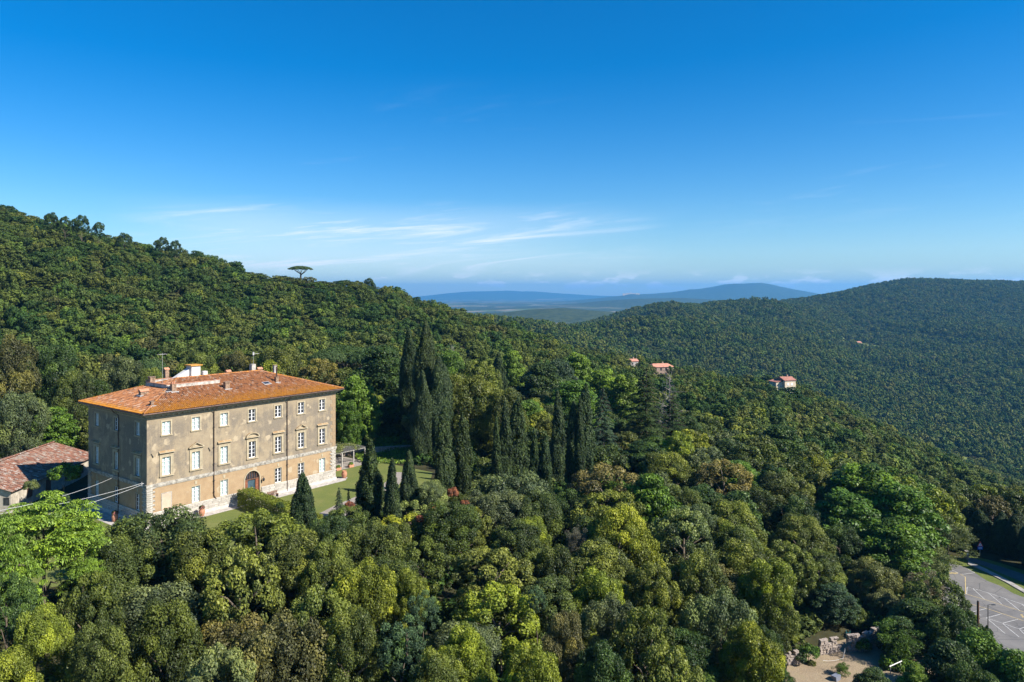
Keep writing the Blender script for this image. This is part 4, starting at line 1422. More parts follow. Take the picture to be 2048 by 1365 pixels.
# low growth on the forest floor
SH = [make_shrub(131 + i, leaf=0.42, nl=16, mat_=WOODLEAF) for i in range(3)]
P = scatter(46, 225, 2.9, 6, umax=0.82)
P = P[~blocked_all(P[:, 0], P[:, 1])]
P = np.column_stack([P, [gz(*q) for q in P]])
wood('undergrowth', 'low shrubs and brambles on the forest floor', P, rr.uniform(0.7, 2.2, len(P)), rr.uniform(2.2, 4.2, len(P)), SH, 7)
print('TREES', len(TREES), 'fill', nfill, 'mid wood', n1, 'far wood', len(P))
# ------------------------------------------------------------------ the villa
VL, VW = 33.0, 18.2            # front length, depth
EAVE, RIDGE, OVER = 15.95, 19.25, 1.0
WALLTOP = 15.3
villa = empty('villa', VC, VA)
tag(villa, 'three storey stone and stucco villa with orange tiled hip roof', 'villa')
vr = random.Random(12)

BAY = [2.78, 7.21, 11.73, 16.52, 21.3, 25.75, 30.1]
LBAY = [2.6, 9.0, 15.3]
ROWS = {'T': (12.51, 14.40, 3), 'M': (6.78, 9.34, 4), 'G': (1.90, 4.25, 4)}
WW = 1.22
DOOR = (15.25, 17.85, 0.45, 3.42)          # left, right, foot, springing


def wall_panel(mb, x0, x1, z0, z1, holes, depth=0.32):
    """wall in the y = 0 plane looking to -y, with openings that have reveals"""
    xs = sorted({x0, x1, *[h[0] for h in holes], *[h[1] for h in holes]})
    zs = sorted({z0, z1, *[h[2] for h in holes], *[h[3] for h in holes]})
    for i in range(len(xs) - 1):
        for j in range(len(zs) - 1):
            cx, cz = (xs[i] + xs[i + 1]) / 2, (zs[j] + zs[j + 1]) / 2
            if any(h[0] < cx < h[1] and h[2] < cz < h[3] for h in holes): continue
            mb.quad((xs[i], 0, zs[j]), (xs[i + 1], 0, zs[j]), (xs[i + 1], 0, zs[j + 1]), (xs[i], 0, zs[j + 1]))
    for a, b, c, d in holes:
        mb.quad((a, 0, c), (a, 0, d), (a, depth, d), (a, depth, c))
        mb.quad((b, 0, c), (b, depth, c), (b, depth, d), (b, 0, d))
        mb.quad((a, 0, d), (b, 0, d), (b, depth, d), (a, depth, d))
        mb.quad((a, 0, c), (a, depth, c), (b, depth, c), (b, 0, c))
    return mb


fh = [(b - WW / 2, b + WW / 2, *ROWS[r][:2]) for r in 'TM' for b in BAY]
fh += [(BAY[i] - WW / 2, BAY[i] + WW / 2, *ROWS['G'][:2]) for i in (1, 2, 4, 5, 6)]
fh += [(DOOR[0], DOOR[1], DOOR[2], DOOR[3] + 1.30)]
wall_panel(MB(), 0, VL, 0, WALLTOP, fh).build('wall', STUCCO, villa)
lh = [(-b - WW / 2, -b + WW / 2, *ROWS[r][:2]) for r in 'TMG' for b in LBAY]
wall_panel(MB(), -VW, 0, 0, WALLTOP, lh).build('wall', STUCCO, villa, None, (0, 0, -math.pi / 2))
mb = MB()
mb.quad((VL, 0, 0), (VL, VW, 0), (VL, VW, WALLTOP), (VL, 0, WALLTOP))
mb.quad((VL, VW, 0), (0, VW, 0), (0, VW, WALLTOP), (VL, VW, WALLTOP))
mb.build('wall', STUCCO, villa)
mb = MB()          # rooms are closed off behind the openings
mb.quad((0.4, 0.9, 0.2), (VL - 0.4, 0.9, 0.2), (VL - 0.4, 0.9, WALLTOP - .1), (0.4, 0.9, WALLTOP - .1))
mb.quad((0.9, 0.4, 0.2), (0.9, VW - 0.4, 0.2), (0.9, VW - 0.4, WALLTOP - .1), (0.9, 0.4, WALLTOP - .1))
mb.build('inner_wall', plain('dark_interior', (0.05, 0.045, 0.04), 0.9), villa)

# door: arch filler, leaf, fanlight
cxd, rd = (DOOR[0] + DOOR[1]) / 2, (DOOR[1] - DOOR[0]) / 2
mb = MB()
top = DOOR[3] + 1.30
N_ = 16
arc = [(cxd - rd * math.cos(math.pi * i / N_), DOOR[3] + 1.29 * math.sin(math.pi * i / N_)) for i in range(N_ + 1)]
for i in range(N_):
    (xa, za), (xb, zb) = arc[i], arc[i + 1]
    mb.quad((xa, -0.002, za), (xb, -0.002, zb), (xb, -0.002, top + .01), (xa, -0.002, top + .01))
    mb.quad((xa, -0.002, za), (xa, 0.32, za), (xb, 0.32, zb), (xb, -0.002, zb))
mb.build('arch_spandrel', STUCCO, villa)
mb = MB()
for i in range(N_):
    (xa, za), (xb, zb) = arc[i], arc[i + 1]
    k = 1.13
    o = lambda x, z: (cxd + (x - cxd) * k, DOOR[3] + (z - DOOR[3]) * k)
    (xc, zc), (xd, zd) = o(xa, za), o(xb, zb)
    vs = [(xa, -0.07, za), (xb, -0.07, zb), (xd, -0.07, zd), (xc, -0.07, zc), (xa, 0, za), (xb, 0, zb), (xd, 0, zd), (xc, 0, zc)]
    mb.add(vs, [(0, 1, 2, 3), (0, 4, 5, 1), (3, 2, 6, 7)])
for a, b in ((DOOR[0] - 0.17, DOOR[0]), (DOOR[1], DOOR[1] + 0.17)):
    mb.box(a, b, -0.07, 0, DOOR[2], DOOR[3])
mb.build('door_surround', TRIM, villa)
door = empty('door')
door.parent = villa
mb = MB()
for i in range(N_):
    (xa, za), (xb, zb) = arc[i], arc[i + 1]
    mb.quad((xa, 0.24, DOOR[3]), (xb, 0.24, DOOR[3]), (xb, 0.24, zb - .02), (xa, 0.24, za - .02))
mb.build('fanlight', GLASSDARK, door)
mb = MB()
mb.box(DOOR[0] + .02, DOOR[1] - .02, 0.12, 0.235, DOOR[3] - 0.12, DOOR[3] + 0.02)
for i in range(1, 6):
    x = DOOR[0] + (DOOR[1] - DOOR[0]) * i / 6
    zt = DOOR[3] + 1.27 * math.sqrt(max(0, 1 - ((x - cxd) / rd) ** 2))
    mb.box(x - 0.035, x + 0.035, 0.14, 0.235, DOOR[3], zt)
for i in range(N_):
    (xa, za), (xb, zb) = arc[i], arc[i + 1]
    k = 0.9
    mb.quad((cxd + (xa - cxd) * k, 0.13, DOOR[3] + (za - DOOR[3]) * k), (cxd + (xb - cxd) * k, 0.13, DOOR[3] + (zb - DOOR[3]) * k), (xb, 0.13, zb), (xa, 0.13, za))
mb.build('door_frame', BROWNWOOD, door)
for a, b in ((DOOR[0] + .03, DOOR[0] + 0.62), (DOOR[1] - 0.62, DOOR[1] - .03)):
    mb = MB()
    mb.box(a, b, 0.18, 0.24, DOOR[2], DOOR[3] - .12)
    for z in (0.75, 1.65, 2.55):
        mb.box(a + .08, b - .08, 0.15, 0.18, z, z + 0.7)
    mb.build('door_leaf', plain('red_brown_door', (0.20, 0.075, 0.04), 0.6, 0.25, 4.0), door)
mb = MB()
mb.box(cxd - 0.68, cxd + 0.68, 0.30, 0.33, DOOR[2], DOOR[3] - .12)
mb.build('glass_door', plain('blue_dark_glass', (0.05, 0.085, 0.11), 0.15, 0.3, 1.5), door)
MB().box(DOOR[0] - .3, DOOR[1] + .3, -0.9, 0.3, 0.0, 0.44).build('door_step', ASHLAR, villa)

WCACHE = {}


def cached(key, fn):
    if key not in WCACHE: WCACHE[key] = fn()
    return WCACHE[key]


def m_frame(h, rows):
    mb = MB()
    w = WW
    mb.box(-w / 2, -w / 2 + .075, 0.13, 0.21, 0, h)
    mb.box(w / 2 - .075, w / 2, 0.13, 0.21, 0, h)
    mb.box(-w / 2 + .075, w / 2 - .075, 0.13, 0.21, h - .075, h)
    mb.box(-w / 2 + .075, w / 2 - .075, 0.13, 0.21, 0, 0.10)
    mb.box(-0.075, 0.075, 0.115, 0.21, 0.10, h - .075)
    for i in range(1, rows):
        z = 0.1 + (h - 0.175) * i / rows
        mb.box(-w / 2 + .075, -0.075, 0.15, 0.19, z - 0.024, z + 0.024)
        mb.box(0.075, w / 2 - .075, 0.15, 0.19, z - 0.024, z + 0.024)
    return mb.mesh('window', WHITEWOOD)


def m_pane(h, shut):
    mb = MB()
    mb.quad((0.06, 0.172, 0.09), (WW / 2 - .06, 0.172, 0.09), (WW / 2 - .06, 0.172, h - .06), (0.06, 0.172, h - .06))
    return mb.mesh('pane', GLASS if shut else GLASSDARK)


def m_sill(w, d, t=0.13):
    mb = MB()
    mb.box(-w / 2, w / 2, -d, 0.13, -t, -0.002)
    mb.box(-w / 2 + .06, w / 2 - .06, -d * 0.6, 0, -t - 0.07, -t)
    return mb.mesh('sill', TRIM)


def m_surround(h, b, d, keystone=False):
    mb = MB()
    w = WW / 2
    mb.box(-w - b, -w, -d, 0.0, -0.002, h)
    mb.box(w, w + b, -d, 0.0, -0.002, h)
    mb.box(-w - b, w + b, -d, 0.0, h, h + b)
    if b > 0.25:      # a second, prouder fillet round the outside
        mb.box(-w - b - .03, -w - b + .07, -d - .04, 0, -0.002, h + b)
        mb.box(w + b - .07, w + b + .03, -d - .04, 0, -0.002, h + b)
        mb.box(-w - b - .03, w + b + .03, -d - .04, 0, h + b - .07, h + b + .03)
    if keystone:
        mb.extr([(-0.14, h + 0.28), (0.14, h + 0.28), (0.2, h + 0.8), (-0.2, h + 0.8)], -0.05, 0)
    return mb.mesh('surround', TRIM)


def m_pediment(kind):
    mb = MB()
    w = 1.13
    if kind == 'flat':
        mb.box(-w + .08, w - .08, -0.16, 0, 0, 0.12)
        mb.box(-w, w, -0.34, 0, 0.12, 0.22)
        mb.add([(-w, -0.34, 0.22), (w, -0.34, 0.22), (w, 0, 0.42), (-w, 0, 0.42)], [(0, 1, 2, 3)])
        mb.add([(-w, -0.34, 0.22), (-w, 0, 0.42), (-w, 0, 0.22)], [(0, 1, 2)])
        mb.add([(w, -0.34, 0.22), (w, 0, 0.22), (w, 0, 0.42)], [(0, 1, 2)])
    else:
        w = 1.18
        mb.box(-w + .08, w - .08, -0.16, 0, 0, 0.12)
        mb.box(-w, w, -0.34, 0, 0.12, 0.24)
        n = 10
        if kind == 'tri':
            cur = [(-w, 0.24), (0, 0.92), (w, 0.24)]
        else:
            cur = [(-w * math.cos(math.pi * i / n), 0.24 + 0.68 * math.sin(math.pi * i / n)) for i in range(n + 1)]
        th = 0.15
        cx = [(x * 0.84, 0.24 + (z - 0.24) * 0.80) for x, z in cur]
        for i in range(len(cur) - 1):
            (xa, za), (xb, zb), (xc, zc), (xd, zd) = cur[i], cur[i + 1], cx[i + 1], cx[i]
            vs = [(xa, -0.34, za), (xb, -0.34, zb), (xc, -0.34, zc), (xd, -0.34, zd), (xa, 0, za), (xb, 0, zb), (xc, -0.05, zc), (xd, -0.05, zd)]
            mb.add(vs, [(3, 2, 1, 0), (0, 1, 5, 4), (2, 3, 7, 6)])
        mb.add([(x, -0.05, z) for x, z in cx], [tuple(range(len(cx)))[::-1]])
    return mb.mesh('pediment', TRIM)


def window(row, pos, face, shut, ped=None, blank=False):
    z0, z1, rows = ROWS[row]
    h = z1 - z0
    o = link('window', cached(('f', h, rows), lambda: m_frame(h, rows)), villa)
    if face == 'front':
        o.location = (pos, 0, z0)
    else:
        o.location = (0, pos, z0)
        o.rotation_euler = (0, 0, -math.pi / 2)
    for sgn in (1, -1):
        p = link('pane', cached(('p', h, shut), lambda: m_pane(h, shut)), o)
        p.scale = (sgn, 1, 1)
    if shut:
        for sgn in (1, -1):
            link('shutter', cached(('s', h), lambda: MB().box(0.03, WW / 2 - .02, 0.27, 0.30, 0.03, h - .03).mesh('shutter', SHUTTER)), o).scale = (sgn, 1, 1)
    if row == 'T':
        link('sill', cached('sT', lambda: m_sill(1.75, 0.16, 0.12)), o)
        link('surround', cached('uT', lambda: m_surround(h, 0.22, 0.045)), o)
    elif row == 'M':
        link('sill', cached('sM', lambda: m_sill(2.1, 0.2, 0.16)), o)
        link('surround', cached('uM', lambda: m_surround(h, 0.36, 0.07)), o)
        link('pediment', cached(('ped', ped), lambda: m_pediment(ped)), o, (0, 0, h + 0.52))
    else:
        link('sill', cached('sG', lambda: m_sill(1.5, 0.07, 0.10)), o)
        link('surround', cached('uG', lambda: m_surround(h, 0.11, 0.04, True)), o)
    return o


PEDS = ['flat', 'tri', 'flat', 'arc', 'flat', 'tri', 'flat']
for i, b in enumerate(BAY):
    window('T', b, 'front', i < 3)
    window('M', b, 'front', i < 3, PEDS[i])
    if i in (1, 2, 4, 5, 6): window('G', b, 'front', i < 3 or i == 6)
for i, b in enumerate(LBAY):
    window('T', b, 'left', i != 1)
    window('M', b, 'left', True, 'flat')
    window('G', b, 'left', i == 2)
# walled-up window at the left end of the ground floor
mb = MB()
mb.box(2.15, 3.45, -0.03, 0.0, 1.95, 4.2)
bp = mb.build('blind_window', plain('blind_panel', (0.47, 0.36, 0.27), 0.9, 0.08, 1.2), villa)
mb = MB()
mb.box(2.04, 2.15, -0.06, 0, 1.9, 4.32); mb.box(3.45, 3.56, -0.06, 0, 1.9, 4.32); mb.box(2.15, 3.45, -0.06, 0, 4.2, 4.32)
mb.build('surround', ASHLAR, bp)

# string courses, cornice and gutter
def band(name, z0, z1, out, m, x0=0.0, x1=VL, y1=VW):
    mb = MB()
    mb.box(-out, VL + out, -out, 0, z0, z1)
    mb.box(-out, 0, 0.001, VW + out, z0, z1)
    mb.box(VL, VL + out, 0.001, VW + out, z0, z1)
    return mb.build(name, m, villa)


band('string_course', 5.48, 5.86, 0.14, QUOIN)
band('string_course', 5.30, 5.478, 0.08, QUOIN)
band('frieze', 14.98, 15.12, 0.05, TRIM)
band('cornice', 15.30, 15.50, 0.28, TRIM)
band('cornice', 15.502, 15.72, 0.62, TRIM)
band('cornice', 15.722, 15.86, 0.90, GREYPLASTER)
mb = MB()
x = 0.3
while x < VL:
    mb.box(x, x + 0.24, -0.58, -0.284, 15.34, 15.50)
    x += 0.78
y = 0.3
while y < VW:
    mb.box(-0.58, -0.284, y, y + 0.24, 15.34, 15.50)
    y += 0.78
tag(mb.build('cornice_brackets', TRIM, villa), kind='stuff')
mb = MB()
g0 = OVER + 0.06
mb.tube([(-g0, -g0, 15.86), (VL + g0, -g0, 15.86)], 0.10, 6)
mb.tube([(-g0, -g0 + .1, 15.86), (-g0, VW + g0, 15.86)], 0.10, 6)
mb.build('gutter', COPPER, villa)
for pts in ([(10.0, -g0, 15.8), (10.0, -0.75, 15.3), (10.0, -0.14, 14.9), (10.0, -0.14, 2.3), (10.35, -0.14, 1.7)], [(22.95, -g0, 15.8), (22.95, -0.75, 15.3), (22.95, -0.14, 14.9), (22.95, -0.14, 0.2)],
            [(-g0, 8.15, 15.8), (-0.75, 8.15, 15.3), (-0.14, 8.15, 14.9), (-0.14, 8.15, 0.2)]):
    dp = MB().tube(pts, 0.065, 6).build('downpipe', COPPER, villa)
    for z in (12.5, 9.5, 7.0, 4.5, 2.8):
        p = pts[3]
        MB().box(p[0] - .11, p[0] + .11, p[1] - .11, p[1] + .11, z, z + 0.07).build('bracket', IRON, dp)

# plinth of pale ashlar, block by block
def stone_mesh(w, h, k):
    return cached(('st', round(w, 2), round(h, 2), k), lambda: MB().stone(0.008, w - 0.008, -0.10, 0.0, 0.008, h - 0.008, random.Random(k * 7 + int(w * 10)), 0.03, 0.035).mesh('stone', ASHLAR))


WIDTHS = [0.8, 1.0, 1.2, 1.4, 1.6]


def course(x0, x1, z, h, front=True):
    x = x0
    while x < x1 - 0.3:
        w = vr.choice(WIDTHS)
        if x + w > x1 - 0.5: w = round(x1 - x, 2)
        m = stone_mesh(w, h, vr.randrange(4))
        if front: o = link('stone', m, plinth, (x, 0, z))
        else: o = link('stone', m, plinth, (0, x + w, z), (0, 0, -math.pi / 2))
        x += w


plinth = empty('plinth')
plinth.parent = villa
HS = [0.34, 0.30, 0.32, 0.28]
z = 0.5
for h in HS:
    for a, b in ((0.0, DOOR[0] - 0.3), (DOOR[1] + 0.3, VL)):
        course(a, b, z, h)
    course(0.001, VW, z, h, False)
    z += h
mb = MB()
for a, b in ((-0.12, DOOR[0] - 0.3), (DOOR[1] + 0.3, VL + .12)):
    mb.box(a, b, -0.16, 0, -0.3, 0.498)
    mb.box(a, b, -0.13, 0, 1.742, 1.84)
mb.box(-0.16, -0.001, -0.16, VW, -0.3, 0.498)
mb.box(-0.13, -0.001, 0.0, VW, 1.742, 1.84)
mb.build('base_course', plain('white_base_stone', (0.47, 0.445, 0.40), 0.9, 0.15, 1.5), plinth)

# quoins at the corners of the ground floor, weathered ones above
def quoins(px_, ang_front, flip):
    pass


qs = empty('quoins')
qs.parent = villa
z = 1.85
k = 0
qm = {}
while z < 5.2:
    h = 0.30
    w = 1.25 if k % 2 else 0.95
    for j, (x, rot) in enumerate((((0.0, -0.0), 0), ((VL - w, 0.0), 0), ((0.0, w), -math.pi / 2), ((0.0, VW), -math.pi / 2))):
        key = (w, k % 5)
        if key not in qm: qm[key] = MB().stone(0.006, w - .006, -0.11, 0.0, 0.006, h - .006, random.Random(k * 3 + int(w * 10)), 0.05, 0.06).mesh('stone', QUOIN)
        link('stone', qm[key], qs, (x[0] - (0.1 if j == 0 else 0), x[1], z), (0, 0, rot))
    z += h
    k += 1
z = 6.0
k = 0
while z < 14.7:      # worn traces of the upper quoins
    h = 0.62
    w = 1.15 if k % 2 else 0.75
    for x in (VL - w,):
        key = ('u', w, k % 4)
        if key not in qm: qm[key] = MB().stone(0.006, w - .006, -0.035, 0.0, 0.02, h - .02, random.Random(k * 5), 0.01, 0.02).mesh('stone', STUCCO)
        link('stone', qm[key], qs, (x, 0, z))
    z += h
    k += 1

# small iron things on the wall
for s, z in ((0.75, 9.85), (9.3, 9.3)):
    MB().tube([(s - .15, -0.06, z + .3), (s + .12, -0.10, z - .25)], 0.05, 5).build('wall_tie', IRON, villa)
lamp = MB()
lamp.tube([(18.3, 0, 3.5), (18.3, -0.45, 3.6), (18.3, -0.45, 3.35)], 0.03, 5)
lamp.lathe([(0.05, 0.0), (0.17, 0.12), (0.20, 0.42), (0.08, 0.55), (0.02, 0.62)], 8, (18.3, -0.45, 2.78))
lamp.build('wall_lantern', IRON, villa)

# roof -------------------------------------------------------------
roof = empty('roof')
roof.parent = villa
X0, X1, Y0, Y1 = -OVER, VL + OVER, -OVER, VW + OVER
HALF = (Y1 - Y0) / 2
SL = (RIDGE - EAVE) / HALF
A, B, C_, D_ = (X0, Y0, EAVE), (X1, Y0, EAVE), (X1, Y1, EAVE), (X0, Y1, EAVE)
E_, F_ = (X0 + HALF, Y0 + HALF, RIDGE), (X1 - HALF, Y0 + HALF, RIDGE)
mb = MB()
mb.add([A, B, C_, D_, E_, F_], [(0, 1, 5, 4), (3, 4, 5, 2), (0, 4, 3), (1, 2, 5), (0, 3, 2, 1)])
mb.build('roof_bed', ROOFBASE, roof)


def tile_field(cols, rows, org, ud, sd, limit, sl, rng_, pitch=0.29, step=0.42, lich=3.2):
    """rows of half-round tiles: org on the eave, ud along the eave, sd up the slope (level), limit(u) = run up the slope"""
    V, F, T, LI = [], [], [], []
    k = 0
    arcs = [(-0.135, -0.02), (-0.095, 0.070), (0.0, 0.108), (0.095, 0.070), (0.135, -0.02)]
    for i in range(cols):
        u = (i + 0.5) * pitch
        run = limit(u)
        if run <= 0.15: continue
        n = max(1, int(run / step))
        tone_c = rng_.gauss(0, 0.05)
        for j in range(n):
            s0, s1 = j * step - 0.05, min((j + 1) * step + 0.04, run)
            w0, w1 = 1.0 + rng_.uniform(-.05, .05), 0.82
            du = rng_.gauss(0, 0.012)
            for s, ww, lift in ((s0, w0, 0.045 + rng_.uniform(0, .015)), (s1, w1, 0.02)):
                base = org + ud * (u + du) + sd * s + Vector((0, 0, s * sl + lift))
                for a, b in arcs:
                    V.append(base + ud * a * ww + Vector((0, 0, b * ww)))
            for q in range(4):
                F.append((k + q, k + q + 1, k + 5 + q + 1, k + 5 + q))
            tv = min(1, max(0, rng_.gauss(0.5, 0.27) + tone_c + (0.4 if rng_.random() < 0.04 else 0)))
            T += [tv] * 4
            LI += [max(0, 1 - s0 / lich) * 0.75 + 0.10] * 4
            k += 10
    return V, F, T, LI


def add_tiles(name, parent, fields, mat_=None):
    V, F, T, L = [], [], [], []
    for v, f, t, l in fields:
        k = len(V)
        V += [tuple(p) for p in v]
        F += [tuple(i + k for i in q) for q in f]
        T += t
        L += l
    me = np_mesh(name, np.array(V), np.array(F), mat_ or TILE, {'tint': ('FACE', T), 'lichen': ('FACE', L)})
    o = link(name, me, parent)
    tag(o, kind='stuff')
    return o


LXX, LYY = X1 - X0, Y1 - Y0
vx, vy = Vector((1, 0, 0)), Vector((0, 1, 0))
tr = random.Random(4)
fields = [tile_field(int(LXX / .29), 0, Vector(A), vx, vy, lambda u: min(HALF, u, LXX - u), SL, tr, lich=5.5),
          tile_field(int(LXX / .29), 0, Vector(C_), -vx, -vy, lambda u: min(HALF, u, LXX - u), SL, tr),
          tile_field(int(LYY / .29), 0, Vector(D_), -vy, vx, lambda u: min(u, LYY - u), SL, tr, lich=1.3),
          tile_field(int(LYY / .29), 0, Vector(B), vy, -vx, lambda u: min(u, LYY - u), SL, tr)]
add_tiles('roof_tiles', roof, fields)


def ridge_tiles(p, q, parent, name='ridge_tiles'):
    p, q = Vector(p), Vector(q)
    d = q - p
    n = int(d.length / 0.42)
    sdv = d.cross(Vector((0, 0, 1))).normalized()
    V, F, T, L = [], [], [], []
    k = 0
    for j in range(n):
        for f, ww in ((j / n, 1.0), ((j + 1.1) / n, 0.85)):
            b = p + d * f + Vector((0, 0, 0.06 + (0.03 if ww == 1.0 else 0)))
            for a, h in ((-0.17, -0.03), (-0.12, 0.08), (0, 0.13), (0.12, 0.08), (0.17, -0.03)):
                V.append(tuple(b + sdv * a * ww + Vector((0, 0, h * ww))))
        F += [(k + q_, k + q_ + 1, k + 6 + q_, k + 5 + q_) for q_ in range(4)]
        T += [min(1, max(0, tr.gauss(0.55, 0.2)))] * 4
        L += [tr.uniform(0.2, 0.7)] * 4
        k += 10
    return V, F, T, L


add_tiles('ridge_tiles', roof, [ridge_tiles(A, E_, roof), ridge_tiles(D_, E_, roof), ridge_tiles(B, F_, roof), ridge_tiles(C_, F_, roof), ridge_tiles(E_, F_, roof)])


def roof_z(s, t):
    return EAVE + SL * min(s - X0, X1 - s, t - Y0, Y1 - t)


def roof_at(px, py):
    """where a pixel meets the front or left slope, in villa coordinates"""
    best = None
    for zz in np.linspace(EAVE, RIDGE, 160):
        p = on_z(px, py, zz)
        r = p - VC
        s, t = r.dot(D1), r.dot(D2)
        if X0 < s < X1 and Y0 < t < Y1:
            e = abs(roof_z(s, t) - zz)
            if best is None or e < best[0]: best = (e, s, t)
    return (best[1], best[2]) if best else (5, 5)


# roof terrace with its parapet, stair head and tanks
ter = empty('roof_terrace')
ter.parent = roof
s0, s1, t0, t1 = 5.9, 14.6, 5.9, 12.3
zb, zt = 17.9, 18.8
mb = MB()
mb.box(s0, s1, t0, t0 + .22, zb - .4, zt); mb.box(s0, s1, t1 - .22, t1, zb - .4, zt + .25)
mb.box(s0, s0 + .22, t0 + .22, t1 - .22, zb - .4, zt); mb.box(s1 - .22, s1, t0 + .22, t1 - .22, zb - .4, zt)
mb.build('parapet', GREYPLASTER, ter)
mb = MB()
for a in ((s0 - .05, s1 + .05, t0 - .05, t0 + .27, zt + .002, zt + .07), (s0 - .05, s1 + .05, t1 - .27, t1 + .05, zt + .252, zt + .32), (s0 - .05, s0 + .27, t0 + .27, t1 - .27, zt + .002, zt + .07)):
    mb.box(*a)
mb.build('coping', TERRA, ter)
MB().box(s0 + .22, s1 - .22, t0 + .22, t1 - .22, zb - .3, 18.35).build('terrace_floor', PAVING, ter)
mb = MB()
sx, sy = 12.3, 10.3
mb.add([(sx, sy, 18.3), (sx + 1.5, sy, 18.3), (sx + 1.5, sy + 1.6, 18.3), (sx, sy + 1.6, 18.3), (sx, sy, 20.9), (sx + 1.5, sy, 20.9), (sx + 1.5, sy + 1.6, 20.9), (sx, sy + 1.6, 20.9)],
       [(4, 5, 6, 7), (0, 1, 5, 4), (1, 2, 6, 5), (2, 3, 7, 6), (3, 0, 4, 7)])
mb.extr([(sx - 2.6, 18.3), (sx - .002, 18.3), (sx - .002, 20.5), (sx - 2.6, 19.0)], sy + .5, sy + 1.55)
st = mb.build('stair_head', WHITEPLASTER, ter)
mb = MB()
mb.box(sx - .25, sx + 1.75, sy - .25, sy + 1.85, 20.902, 21.05)
mb.build('stair_roof', plain('lichen_tile', (0.50, 0.25, 0.05), 0.9, 0.25, 4.0), st)
MB().box(sx + .55, sx + 1.2, sy - .03, sy, 18.4, 20.4).build('stair_door', WHITEWOOD, st)
mb = MB()
mb.box(14.0, 14.7, 9.7, 10.4, 18.4, 19.95)
mb.build('water_tank', WHITEPLASTER, ter)


def chimney(s, t, w, d, h, m=BRICKY, cap='slab', name='chimney'):
    z = roof_z(s, t)
    mb = MB().box(s - w / 2, s + w / 2, t - d / 2, t + d / 2, z - 0.6, z + h)
    o = mb.build(name, m, roof)
    if cap == 'slab':
        MB().box(s - w / 2 - .08, s + w / 2 + .08, t - d / 2 - .08, t + d / 2 + .08, z + h + .002, z + h + .09).build('cap', BRICKY, o)
    elif cap == 'gable':
        mb = MB()
        mb.add([(s - w / 2 - .1, t - d / 2 - .1, z + h + .003), (s + w / 2 + .1, t - d / 2 - .1, z + h + .003), (s + w / 2 + .1, t + d / 2 + .1, z + h + .003), (s - w / 2 - .1, t + d / 2 + .1, z + h + .003),
                (s - w / 2 - .1, t, z + h + d * .55), (s + w / 2 + .1, t, z + h + d * .55)], [(0, 1, 5, 4), (2, 3, 4, 5), (1, 2, 5), (3, 0, 4), (0, 3, 2, 1)])
        mb.build('cap', TERRA, o)
    elif cap == 'pots':
        for q in (-.2, .2):
            MB().lathe([(0.13, 0), (0.15, 0.3), (0.11, 0.34)], 8, (s + q * w, t, z + h)).build('chimney_pot', TERRA, o)
    MB().box(s - w / 2 - .25, s + w / 2 + .25, t - d / 2 - .3, t + d / 2 + .25, z - 0.12 - .3, z + .02).build('flashing', ZINC, o)
    return o


def Z1(X, Y): return 140 + .2783 * X, 700 + .2783 * Y


for X, Y, w, d, h, m, cap in ((250, 350, .45, .45, .55, BRICKY, 'slab'), (530, 325, 1.2, .7, .55, BRICKY, 'gable'), (742, 298, .7, .6, 1.1, BRICKY, 'pots'), (588, 400, .4, .4, .55, BRICKY, 'slab'),
                              (1125, 278, .75, .65, 1.0, BRICKY, 'slab'), (1484, 232, .5, .5, 0.8, BRICKY, 'slab')):
    s, t = roof_at(*Z1(X, Y))
    chimney(s, t, w, d, h, m, cap)
s, t = roof_at(*Z1(1484, 232))
MB().tube([(s, t, roof_z(s, t) + .7), (s, t, roof_z(s, t) + 2.6)], 0.13, 8).build('flue', COPPER, roof)
chimney(6.4, 11.4, .8, .7, 1.2, BRICKY, 'slab')
chimney(9.5, 12.9, .6, .6, 2.4, BRICKY, 'gable')
chimney(23.3, 10.2, .75, .75, 1.5, GREYPLASTER, 'none')
chimney(25.2, 11.0, .8, .6, .7, BRICKY, 'gable')
chimney(30.0, 13.4, .5, .5, 2.2, GREYPLASTER, 'slab')
chimney(18.8, 10.4, .7, .6, .6, BRICKY, 'gable')
# skylights and the felted patch lie in the slope
def slab(name, s, t, w, d, m, lift=0.16, parent=None):
    n = []
    for a, b in ((-w / 2, -d / 2), (w / 2, -d / 2), (w / 2, d / 2), (-w / 2, d / 2)):
        n.append((s + a, t + b, roof_z(s + a, t + b) + lift))
    mb = MB()
    mb.add(n + [(p[0], p[1], p[2] - 0.16) for p in n], [(0, 1, 2, 3), (0, 4, 5, 1), (1, 5, 6, 2), (2, 6, 7, 3), (3, 7, 4, 0)])
    return mb.build(name, m, parent or roof)


for X, Y in ((1412, 245), (712, 298)):
    s, t = roof_at(*Z1(X, Y))
    k = slab('skylight', s, t, 1.3, 0.95, ZINC)
    slab('pane', s, t, 1.0, 0.65, GLASSDARK, 0.175, k)
s, t = roof_at(*Z1(1500, 192))
slab('felt_patch', s, t, 3.6, 2.3, FELT, 0.2)
